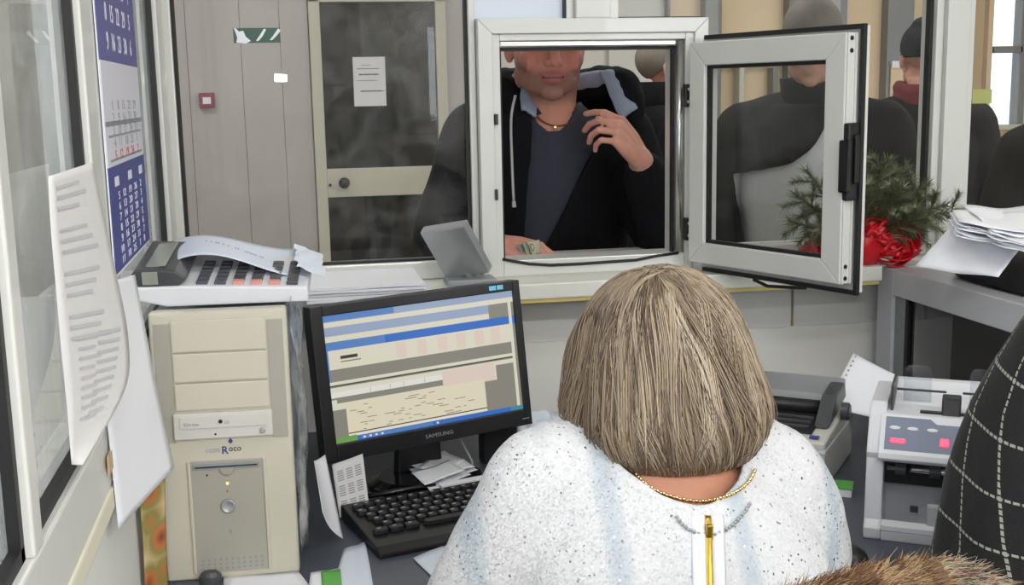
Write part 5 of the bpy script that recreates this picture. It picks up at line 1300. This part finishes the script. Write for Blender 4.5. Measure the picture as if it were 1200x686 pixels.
# gold zip down the centre back
zp = surf_path([BJ], [(828 + .19 * k, 606 + 6 * k) for k in range(0, 22)], .003)
if len(zp) > 3:
    z_ = MB().tube(zp, .0042, 8, flat=.5).build('zip', 'gold_zip', wm, smooth=True)
    for sgn in (-1, 1):
        tp_ = surf_path([BJ], [(828 + .19 * k + sgn * 11, 604 + 6 * k) for k in range(0, 22)], .0015)
        if len(tp_) > 3: MB().tube(tp_, .0085, 8, flat=.3).build('zip_tape', 'ink_white', wm, smooth=True)
    q = zp[min(3, len(zp) - 1)]; MB().cbox(q + Vector((0, -.004, 0)), (.008, .006, .02)).build('zip_slider', 'gold_zip', z_, bevel=.002)
# beaded trim and gold chain
def beads(path, r, nm, m, step, par=wm):
    P = spline(path, 8); d = 0; last = P[0]; base = MB().sphere((0, 0, 0), r, 8).mesh(nm); base.materials.append(MATS[m]); cnt = 0
    base.polygons.foreach_set('use_smooth', [True] * len(base.polygons)); acc = 0
    for a, b2 in zip(P[:-1], P[1:]):
        seg = (b2 - a).length; t = 0
        while acc + (seg - t) >= step:
            t += step - acc; acc = 0; o = link(nm, base, [], par, a.lerp(b2, t / seg)); o.scale = (1, .8, 1.25 if cnt % 2 else .9); cnt += 1
        acc += seg - t
nk = thing('gold_necklace', 'gold chain necklace around the neck of the seated woman', 'necklace', woff)
cpix = [(737, 545), (748, 560), (765, 574), (785, 583), (805, 588), (825, 589), (845, 585), (862, 577), (875, 566), (883, 552)]
cpth = surf_path([BB, BJ], cpix, .0035)
if len(cpth) > 3: beads(cpth, .0023, 'link', 'gold', .0040, nk)
tpix = [(790, 602), (797, 613), (808, 622), (820, 627), (835, 628), (850, 622), (862, 612), (872, 600), (878, 590)]
tpth = surf_path([BJ, BB], tpix, .003)
if len(tpth) > 3: beads(tpth, .0024, 'sequin_trim', 'silver_plastic', .0052)
# skirt and shoes
b = MB(); b.rings([(W(.45, 1.10, .44), .20, .17), (W(.45, 1.13, .58), .20, .16), (W(.45, 1.15, .66), .19, .15)], 24)
for s in (-1, 1): limb(b, [W(.45 + s * .09, 1.12, .525), W(.45 + s * .12, 1.32, .53), W(.45 + s * .12, 1.51, .525), W(.45 + s * .12, 1.54, .30), W(.45 + s * .12, 1.51, .10)], [.095, .085, .074, .065, .055], 14)
fuse(b, 'trousers', 'dark_trousers', .009, 4, wm)
for s in (-1, 1):
    MB().rings([(W(.45 + s * .12, 1.56, 0), .045, .12), (W(.45 + s * .12, 1.56, .03), .046, .12), (W(.45 + s * .12, 1.54, .07), .04, .085), (W(.45 + s * .12, 1.51, .10), .036, .045)], 20).build('shoe', 'shoe_black', wm, smooth=True)
# hair: a bob of strands over a solid under-layer
HX0 = W(.440, 1.345, 1.236)        # top of the hair
mat('hair_under', S(92, 74, 58), .7, 0, .3, 60, stretch=(3, 3, .6)); mat('hair', (1, 1, 1, 1), .40, 0, .06, 40, vcol=True, spec=.5)
PROF = [(0, 0), (.028, .004), (.055, .017), (.077, .037), (.091, .062), (.102, .095), (.111, .13), (.118, .162), (.120, .188), (.114, .212), (.100, .232), (.078, .245)]
def hair_pt(phi, s, k):
    """phi: direction round the head (-90deg = nape side); s: 0 crown .. 1 tips; k: layer"""
    back = max(0, -math.sin(phi)); n_ = len(PROF) - 1
    send = .80 + .20 * back ** .8                     # the sides end higher than the nape
    q = min(max(s, 0), 1.06) * send * n_; i = min(int(q), n_ - 1); t = q - i
    r_ = PROF[i][0] + (PROF[i + 1][0] - PROF[i][0]) * t; z = PROF[i][1] + (PROF[i + 1][1] - PROF[i][1]) * t
    if back < .6 and s > .85: r_ *= 1 - .9 * (s - .85) * (1 - back)
    lump = 1 + .07 * noise.noise(Vector((math.cos(phi) * 2.2, math.sin(phi) * 2.2, z * 14))) * min(1, z / .05)
    zz = -z * (1 + .04 * math.cos(phi) * .5) - (1 - k) * .05
    return Vector((math.cos(phi) * r_ * 1.04 * k * lump, math.sin(phi) * r_ * 1.09 * k * lump, zz))
TILT = Matrix.Rotation(R(-5), 3, 'Y') @ Matrix.Rotation(R(1), 3, 'X')
def HP(v): return HX0 + TILT @ v
nph = 40; ns = 22; vs_ = [HP(Vector((0, 0, -.006)))]; fs_ = []
for i in range(1, ns + 1):
    for j in range(nph): vs_.append(HP(hair_pt(2 * math.pi * j / nph, i / ns * .97, .93)))
for j in range(nph): fs_.append((0, 1 + j, 1 + (j + 1) % nph))
for i in range(ns - 1):
    for j in range(nph): fs_.append((1 + i * nph + j, 1 + (i + 1) * nph + j, 1 + (i + 1) * nph + (j + 1) % nph, 1 + i * nph + (j + 1) % nph))
under = MB().add(vs_, fs_); bot = len(under.v)
under.v += [tuple(HP(hair_pt(2 * math.pi * j / nph, .95, .60))) for j in range(nph)]
o_ = 1 + (ns - 1) * nph
under.f += [(o_ + j, bot + j, bot + (j + 1) % nph, o_ + (j + 1) % nph) for j in range(nph)]; under.mi += [0] * nph
hu = under.build('hair', 'hair_under', wm, smooth=True)
def faceside(p): return p.y > .052 and p.z < -.075
cut(hu, lambda c: faceside(c - HX0), 0)
paths, cols, rads = [], [], []
hpal = [S(152, 134, 113), S(130, 112, 94), S(174, 157, 136), S(108, 91, 76), S(190, 176, 157), S(142, 124, 107), S(98, 82, 69)]
NCL = 640
for c_ in range(NCL):
    phi0 = random.uniform(0, 2 * math.pi); k0 = random.uniform(.95, 1.03); tipj = random.uniform(-.10, .05)
    s0 = 0 if random.random() < .45 else random.uniform(.05, .45)
    # crown whorl: locks start a little off the top and sweep round
    ca, cb = random.gauss(0, .010), random.gauss(0, .010)
    base = hpal[min(6, int(abs(random.gauss(0, 2.2))))]; sw = random.gauss(.10, .22); wvp = random.uniform(0, 6.3); wa = random.uniform(.03, .15); wk = random.uniform(.004, .026); tw = random.uniform(3, 7)
    out = random.gauss(0, .03)
    for q in range(15):
        dphi = random.gauss(0, .075); kk0 = k0 + random.gauss(0, .010); pts_ = []; tj = tipj + random.gauss(0, .025); st = max(0, s0 + random.gauss(0, .02)); fly = random.random() < .04
        for i in range(13):
            t = i / 12; s = st + (1 + tj - st) * t; conv = 1 - .55 * t
            p = hair_pt(phi0 + dphi * conv + sw * t + wa * math.sin(t * tw + wvp), s, kk0 + wk * math.sin(t * 6 + wvp) * t + out * t ** 3 + (.05 * t * t if fly else 0))
            f0 = (1 - min(1, s / .25)); pts_.append(HP(p + Vector((ca * f0, cb * f0 - .008 * f0, 0))))
        if any(faceside(p - HX0) for p in pts_):
            lim = []
            for p in pts_:
                if faceside(p - HX0): break
                lim.append(p)
            if len(lim) < 4: continue
            L_ = spline(lim, 3); pts_ = [L_[int(i / 12 * (len(L_) - 1))] for i in range(13)]
        paths.append(pts_); f = random.uniform(.85, 1.15); cols.append([min(1, x * f) for x in base[:3]]); rads.append(random.uniform(.0005, .0010))
P_ = np.array([[tuple(p) for p in pts] for pts in paths])
ho = hair_mesh(P_, np.array(cols), rads, 'hair_strands', 'hair', hu, True, False)

# ------------------------------------------------------------------ the customer at the hatch
mn = thing('person', 'man in black hooded jacket and dark sweater standing at the hatch', 'person', (.66, 2.95, 0))
mo_ = Vector((.66, 2.95, 0))
def C_(x, y, z): return Vector((x, y, z)) - mo_
hcz = PY(650, 114, 2.625)
MH = Matrix.Translation(C_(hcz.x + .002, 2.715, hcz.z + .128)) @ Matrix.Rotation(R(-3), 4, 'Z') @ Matrix.Rotation(R(4), 4, 'X') @ Matrix.Diagonal((1.09, 1.08, 1.07, 1))
def mt(g): return [(C_(*c), rx + g, ry + g * .8) for c, rx, ry in (((.68, 3.03, .86), .18, .12), ((.675, 2.98, 1.02), .185, .125), ((.665, 2.92, 1.18), .195, .13), ((.655, 2.87, 1.30), .195, .12), ((.65, 2.84, 1.375), .15, .095), ((.645, 2.82, 1.42), .085, .07))]
sR, sL = C_(.475, 2.86, 1.345), C_(.845, 2.86, 1.325)        # his right (picture left), his left
eR, eL = C_(.385, 2.93, 1.10), C_(.93, 2.76, 1.075)
wR = Vector(PY(581, 276, 2.60)) - mo_; wR = C_(.475, 2.60, 1.108)
wL = Vector(PY(750, 186, 2.615)) - mo_
b = MB(); head(b, MH, 1.12)
b.tube([C_(.64, 2.745, 1.50), C_(.642, 2.785, 1.43), C_(.648, 2.83, 1.36)], [.066, .066, .085], 18)
b.rings(mt(-.012), 28)
for s, e, w_ in ((sR, eR, wR), (sL, eL, wL)): limb(b, [s, s.lerp(e, .5), e, e.lerp(w_, .5), w_], [.058, .054, .044, .041, .029], 14)
# raised hand at the chin
kn = Vector(PY(713, 137, 2.585)) - mo_
hand(b, frame(wL, kn - wL, (.50, -.78, .42)), ((38, 28, 14), (52, 40, 24), (58, 46, 28), (60, 48, 30)), side=1, sc=1.02, spread=.05, thumb=((.35, .80, -.45), (.0, .8, -.6)))
# hand on the ledge holding notes
hand(b, frame(wR, (.72, -.42, -.16), (-.12, -.42, .9)), ((30, 38, 25), (38, 42, 28), (42, 46, 30), (46, 50, 30)), side=-1, sc=1.0, spread=.03, thumb=((.45, .85, -.2), (-.1, .9, -.35)))
for s in (-1, 1): limb(b, [C_(.68 + s * .095, 3.03, .90), C_(.68 + s * .10, 3.00, .50), C_(.68 + s * .10, 3.05, .07)], [.085, .058, .04], 14)
mb_ = fuse(b, 'body', 'skin', .0032, 3, mn)
IMH = MH.inverted()
def mskin(p):
    q = IMH @ p; base = Vector(S(206, 150, 134)[:3]); n_ = noise.noise(p * 60) * .06
    if q.length < .2:
        base = Vector(S(200, 136, 120)[:3]).lerp(Vector(S(206, 128, 118)[:3]), max(0, 1 - abs(abs(q.x) - .04) / .03) * max(0, 1 - abs(q.z + .03) / .04))
        # stubble on jaw, chin and upper lip
        st_ = 0
        if q.y < .05 and q.z < -.048: st_ = min(1, (-.048 - q.z) / .022) * min(1, (.05 - q.y) / .03)
        if q.y < .0 and abs(q.x) > .055 and q.z < -.02: st_ = max(st_, min(1, (-.02 - q.z) / .03))
        lip = (q.x / .025) ** 2 + ((q.z + .0715) / .0115) ** 2 < 1 and q.y < -.08
        base = base.lerp(Vector(S(104, 80, 72)[:3]), .72 * st_)
        if lip: base = Vector(S(168, 100, 94)[:3])
        if abs(q.z + .0715) < .0022 and abs(q.x) < .024 and q.y < -.08: base = Vector(S(90, 50, 48)[:3])
        base = base.lerp(Vector(S(200, 144, 126)[:3]), min(1, max(0, (-.112 - q.z) / .03)) if q.y > -.06 else min(1, max(0, (-.128 - q.z) / .015)))
    return [max(0, c * (1 + n_)) for c in base] + [1]
paint(mb_, mskin); eyes(mn, MH)
# short hair
b = MB(); s0 = 0; b.sphere((0, .022, .046), (.082, .102, .090), 26); xform(b, 0, MH)
hr = fuse(b, 'hair', mat('hair_brown', S(70, 52, 40), .7, 0, .3, 120, bump=.5, bscale=300), .005, 1, mn)
cut(hr, lambda c: (IMH @ c).y < -.045 + max(0, (.06 - (IMH @ c).z)) * 1.2 or (IMH @ c).z < -.045, .003)
# sweater with V neck
b = MB(); b.rings(mt(.006), 30); b.tube([C_(.645, 2.80, 1.40), C_(.642, 2.80, 1.45)], [.085, .08], 18)
sw = fuse(b, 'sweater', 'charcoal_knit', .006, 5, mn, fn=wrinkle(.004, 12, 9, (1, 1, .5)))
apex = Vector(PY(655, 157, 2.735)) - mo_
def vcut(c): 
    dz = c.z - apex.z; return (c.y < C_(0, 2.86, 0).y and dz > 0 and abs(c.x - apex.x) < dz * .80 + .002) or c.z > C_(0, 0, 1.425).z
cut(sw, vcut, .006)
# jacket, open at the front
b = MB(); b.rings(mt(.030), 32)
for s, e, w_ in ((sR, eR, wR), (sL, eL, wL)): limb(b, [s + Vector((0, 0, .008)), s.lerp(e, .5), e, e.lerp(w_, .5), e.lerp(w_, .84)], [.085, .080, .070, .060, .050], 18)
b.tube([sR + Vector((0, 0, .03)), C_(.56, 2.85, 1.40), C_(.65, 2.86, 1.415), C_(.74, 2.85, 1.395), sL + Vector((0, 0, .03))], [.075, .072, .07, .072, .075], 16)
mj_ = fuse(b, 'jacket', 'navy_cloth', .007, 5, mn, fn=wrinkle(.008, 8, 5, (1, 1, .8)))
el0 = [Vector(PY(x, y, 2.74)) - mo_ for x, y in ((622, 118), (621, 200), (621, 300))]; el1 = [Vector(PY(x, y, 2.74)) - mo_ for x, y in ((722, 128), (690, 190), (652, 285))]
def interp(P, z):
    P = sorted(P, key=lambda v: v.z)
    if z <= P[0].z: a, b2 = P[0], P[1]
    elif z >= P[-1].z: a, b2 = P[-2], P[-1]
    else: a, b2 = [(u, v) for u, v in zip(P[:-1], P[1:]) if u.z <= z <= v.z][0]
    return a.x + (b2.x - a.x) * (z - a.z) / (b2.z - a.z)
def jcut(c):
    d = c - C_(.645, 2.80, 1.43)
    if (d.x / .085) ** 2 + (d.y / .08) ** 2 < 1 and d.z > -.10: return True
    x0_, x1_ = interp(el0, c.z), interp(el1, c.z)
    return c.y < C_(0, 2.90, 0).y and x0_ < c.x < max(x1_, x0_ + .02) and c.y < C_(0, 2.90, 0).y and (c - (e2 := eL)).length > .12
cut(mj_, jcut, .008)
# grey hood lining round the neck
path = [Vector(PY(x, y, Y)) - mo_ for x, y, Y in ((627, 150, 2.745), (615, 118, 2.755), (606, 96, 2.79))] + [C_(.575, 2.87, 1.47), C_(.64, 2.91, 1.475), C_(.715, 2.88, 1.47)] + [Vector(PY(x, y, Y)) - mo_ for x, y, Y in ((716, 92, 2.80), (731, 112, 2.765), (738, 140, 2.745))]
for pix in (((606, 84, 2.80), (632, 90, 2.765), (627, 138, 2.728), (613, 130, 2.735)), ((703, 84, 2.80), (722, 88, 2.80), (746, 128, 2.745), (727, 142, 2.728))):
    C4 = [Vector(PY(*q)) - mo_ for q in pix]; nC = (C4[1] - C4[0]).cross(C4[3] - C4[0]).normalized()
    MB().sheet(lambda u, v: (C4[0] * (1 - u) + C4[1] * u) * (1 - v) + (C4[3] * (1 - u) + C4[2] * u) * v - nC * (.010 * math.sin(math.pi * u)) + nC * .004 * noise.noise(Vector((u * 4, v * 5, pix[0][0]))), 10, 14, .010).build('hood_lining', 'hood_lining', mn, smooth=True)
b = MB(); limb(b, path[2:-2], [.022, .028, .03, .028, .022], 14)
fuse(b, 'hood', 'hood_lining', .006, 4, mn, fn=wrinkle(.005, 20, 2))
b = MB(); limb(b, [p + Vector((.02 * (1 if p.x > 0 else -1), .02, -.012)) for p in path], [.012, .03, .042, .05, .055, .05, .045, .04, .016], 14)
fuse(b, 'hood_shell', 'navy_cloth', .006, 4, mn, fn=wrinkle(.005, 20, 6))
cp = [Vector(PY(x, y, Y)) - mo_ for x, y, Y in ((604, 112, 2.72), (599, 140, 2.705), (600, 190, 2.70), (602, 236, 2.70))]
cd2 = MB().tube(spline(cp, 5), .0032, 8).build('drawstring', 'cord_grey', mn, smooth=True)
MB().tube([cp[-1], cp[-1] + Vector((.001, 0, -.014))], [.0045, .005], 8).build('toggle', 'cord_grey', cd2)
BM = bvh(mb_)
npth = surf_path([BM, bvh(sw)], [(628, 134), (638, 143), (650, 147), (662, 146), (674, 141)], .003, mo_)
if len(npth) > 2:
    nn2 = thing('cord_necklace', 'thin brown cord necklace on the man at the hatch', 'necklace', mo_); MB().tube(spline(npth, 4), .0020, 8).build('cord', 'cord_brown', nn2, smooth=True)
    MB().sphere(npth[2] + Vector((0, -.003, -.004)), (.005, .003, .007), 10).build('bead', 'gold', nn2, smooth=True)
b = MB(); b.rings([(C_(.68, 3.03, .88), .18, .125), (C_(.68, 3.03, .98), .18, .125)], 24)
for s in (-1, 1): limb(b, [C_(.68 + s * .095, 3.03, .90), C_(.68 + s * .10, 3.00, .50), C_(.68 + s * .10, 3.05, .10)], [.098, .075, .06], 14)
fuse(b, 'trousers', 'dark_trousers', .01, 4, mn)
for s in (-1, 1): MB().rings([(C_(.68 + s * .10, 3.01, 0), .05, .14), (C_(.68 + s * .10, 3.01, .035), .05, .14), (C_(.68 + s * .10, 3.03, .08), .045, .09), (C_(.68 + s * .10, 3.05, .11), .04, .05)], 20).build('shoe', 'shoe_black', mn, smooth=True)
# banknotes
mat('note_green', S(150, 158, 132), .7, 0, .25, 90); mat('note_grey', S(128, 132, 136), .7, 0, .25, 90); mat('note_pale', S(178, 178, 156), .7, 0, .25, 90)
for i, (pix, m_, lab) in enumerate(((((606, 287), (621, 283), (632, 298), (612, 302)), 'note_grey', 'grey folded banknote in the customer\'s lower hand'), (((612, 284), (630, 282), (634, 297), (618, 301)), 'note_green', 'green folded banknote in the customer\'s lower hand'), (((618, 283), (632, 281), (632, 296), (624, 299)), 'note_pale', 'pale outermost banknote in the customer\'s lower hand'))):
    dy = 2.548 - i * .006
    o, f_ = quad_sheet('banknote', [PY(x, y, dy + (.0 if j < 2 else -.01)) for j, (x, y) in enumerate(pix)], m_, lab, 'banknote', .006, .001, 8, 8)
    if i == 2:
        dgt = [f_(.25, .3), f_(.7, .3)]; MB().tube([f_(.3 + .2 * math.cos(a), .45 + .25 * math.sin(a)) + Vector((0, -.0012, 0)) for a in [k * .6 for k in range(11)]], .0008, 5).build('printed_figure', 'ink_black', o)

# ------------------------------------------------------------------ people waiting in the lobby
def bystander(label, x, y, face, H, coat, hat=None, scarf=None, bald=False, lean=0, arms=None, skin=S(206, 158, 138), bulk=1.0, under=None, head_turn=0, hairm='hair_brown', jcut=None, ch=0):
    k = H / 1.75; rt = thing('person', label, 'person', (x, y, 0), face)
    def Q(a, b_, c): z = c * k; return Vector((a * k, b_ * k - math.tan(lean) * max(0, z - .9), z))
    def rg(g): return [(Q(0, 0, z), (rx + g) * k * bulk, (ry + g) * k * bulk) for z, rx, ry in ((.90, .165, .115), (1.02, .165, .115), (1.18, .185, .125), (1.32, .185, .115), (1.41, .15, .09), (1.47, .08, .07))]
    Mh = Matrix.Translation(Q(0, -.03, 1.645)) @ Matrix.Rotation(head_turn, 4, 'Z') @ Matrix.Rotation(lean * .6, 4, 'X') @ Matrix.Diagonal((k, k, k, 1))
    arms = arms or (((.20, .0, 1.38), (.27, .02, 1.10), (.25, -.08, .87)), ((-.20, .0, 1.38), (-.27, .02, 1.10), (-.25, -.08, .87)))
    b = MB(); head(b, Mh, 1.04); b.tube([Q(0, .0, 1.56), Q(0, .01, 1.42)], [.058 * k, .07 * k], 14); b.rings(rg(-.012), 24)
    for i, a in enumerate(arms):
        P = [Q(*q) for q in a]; limb(b, P, [.055 * k, .043 * k, .028 * k], 12)
        d = (P[2] - P[1]).normalized(); hand(b, frame(P[2], d, (1 if i == 0 else -1, .2, 0)), ((12, 18, 12),) * 4, side=1 if i else -1, sc=k)
    for s in (-1, 1): limb(b, [Q(s * .09, 0, .92), Q(s * .10, -.01, .50), Q(s * .10, .02, .07)], [.08 * k, .055 * k, .04 * k], 12)
    bo = fuse(b, 'body', 'skin', .0065, 1, rt); paint(bo, lambda p: [c * (1 + .05 * noise.noise(p * 40)) for c in skin[:3]] + [1]); eyes(rt, Mh)
    def garment(nm, g, m_, vox=.009, cutf=None, sleeves=True, hem=.72):
        b = MB(); b.rings([(Q(0, .0, hem), (.175 + g) * k * bulk, (.13 + g) * k * bulk)] + rg(g), 28)
        if sleeves:
            for a in arms: P = [Q(*q) for q in a]; limb(b, [P[0], P[1], P[1].lerp(P[2], .9)], [(.075 + g) * k, (.056 + g) * k, (.042 + g) * k], 14)
            b.tube([Q(*arms[1][0]) + Vector((0, 0, .01)), Q(0, .02, 1.44), Q(*arms[0][0]) + Vector((0, 0, .01))], [(.06 + g) * k, (.07 + g) * k, (.06 + g) * k], 14)
        o = fuse(b, nm, m_, vox, 5, rt, fn=wrinkle(.008, 8, x * 7, (1, 1, .7)))
        if cutf: cut(o, cutf, .006)
        return o
    if under: garment('sweater', .004, under, sleeves=True)
    neck = Q(0, -.01, 1.50)
    garment('coat', .016 if not under else .024, coat, cutf=lambda c: ((c - neck).x ** 2 + (c - neck).y ** 2 < (.078 * k) ** 2 and c.z > neck.z - .09) or (jcut is not None and jcut(Matrix.Rotation(face, 3, 'Z') @ c + Vector((x, y, 0)))))
    if not scarf:
        col_ = MB().rings([(Q(0, -.005, 1.44), .088 * k, .085 * k), (Q(0, .0, 1.50), .084 * k, .082 * k), (Q(0, .0, 1.545 + ch), (.088 + ch * .1) * k, (.088 + ch * .3) * k)], 24, cap=False).build('collar', coat, rt, smooth=True); finish(col_, [('SOLIDIFY', dict(thickness=.012, offset=0))])
    else:
        b = MB(); 
        for j in range(3): b.tube([Q(.085 * math.cos(a), .078 * math.sin(a) - .005, 1.45 + .035 * j + .01 * math.sin(a * 2 + j)) for a in [q * 2 * math.pi / 16 for q in range(17)]], .028 * k, 10, cap=True)
        fuse(b, 'scarf', scarf, .008, 3, rt, fn=wrinkle(.004, 25))
    b = MB(); b.rings([(Q(0, 0, .90), .165 * k, .115 * k), (Q(0, 0, .98), .165 * k, .115 * k)], 20)
    for s in (-1, 1): limb(b, [Q(s * .09, 0, .92), Q(s * .10, -.01, .50), Q(s * .10, .02, .10)], [.092 * k, .072 * k, .058 * k], 12)
    fuse(b, 'trousers', 'dark_trousers', .012, 4, rt)
    for s in (-1, 1): MB().rings([(Q(s * .10, -.03, 0), .05, .13), (Q(s * .10, -.03, .035), .05, .13), (Q(s * .10, -.01, .08), .045, .085), (Q(s * .10, .02, .11), .04, .05)], 18).build('shoe', 'shoe_black', rt, smooth=True)
    IM = Mh.inverted()
    b = MB()
    if hat:
        b.sphere((0, .016, .040), (.087, .108, .098), 24); b.sphere((0, .03, .12), (.05, .06, .035), 16); b.v = [tuple(Mh @ Vector(v)) for v in b.v]
        o = fuse(b, 'beanie', hat, .006, 3, rt); cut(o, lambda c: (IM @ c).z < .018 - .02 * ((IM @ c).y > .03), .006)
    elif not bald:
        b.sphere((0, .022, .044), (.083, .104, .092), 24); b.v = [tuple(Mh @ Vector(v)) for v in b.v]
        o = fuse(b, 'hair', hairm, .006, 2, rt); cut(o, lambda c: (IM @ c).y < -.045 + max(0, (.06 - (IM @ c).z)) * 1.2 or (IM @ c).z < -.05, .003)
    else:
        b.sphere((0, .020, .036), (.0775, .0995, .090), 24); b.v = [tuple(Mh @ Vector(v)) for v in b.v]
        o = fuse(b, 'cropped_hair', 'grey_hair', .006, 2, rt); cut(o, lambda c: (IM @ c).y < -.05 + max(0, (.06 - (IM @ c).z)) * 1.1 or (IM @ c).z < -.05 or (IM @ c).z > .085, .002)
    return rt
p = PY(766, 62, 4.3); bystander('bald man in black high-collared coat waiting behind the hatch customer', p.x - .02, 4.3, R(104), p.z + .04, 'black_cloth', bald=True, bulk=1.06, head_turn=R(-8), lean=R(3), ch=.045)
JL = [PY(x, y, 3.1) for x, y in ((840, 212), (880, 204), (915, 192), (940, 168), (955, 140), (966, 100))]
def jline(c):
    if c.y > 3.2: return False
    if c.x <= JL[0].x + .05: return False
    if c.x >= JL[-1].x + .02: return False
    if c.x >= JL[-1].x: return c.z < JL[-1].z + .1
    for a, b2 in zip(JL[:-1], JL[1:]):
        if a.x <= c.x <= b2.x: return c.z < a.z + (b2.z - a.z) * (c.x - a.x) / (b2.x - a.x)
p = PY(985, 80, 3.15); bystander('person in dark jacket over white sweater seen through the open casement', p.x - .06, 3.2, R(-28), p.z + .17, 'dark_jacket', under='white_knit', hat='grey_hair', bulk=1.18, lean=R(8), jcut=jline)
p = PY(1082, 70, 4.0); bystander('person in black coat with dark beanie and red scarf beside the post', p.x, 4.0, R(160), p.z + .11, 'coat_brown', hat='beanie', scarf='scarf_red', bulk=1.15)
p = PY(1205, 85, 3.1); bystander('person in grey-brown coat standing beyond the right pane', p.x + .14, 3.1, R(15), p.z + .10, 'coat_brown', bulk=1.15)
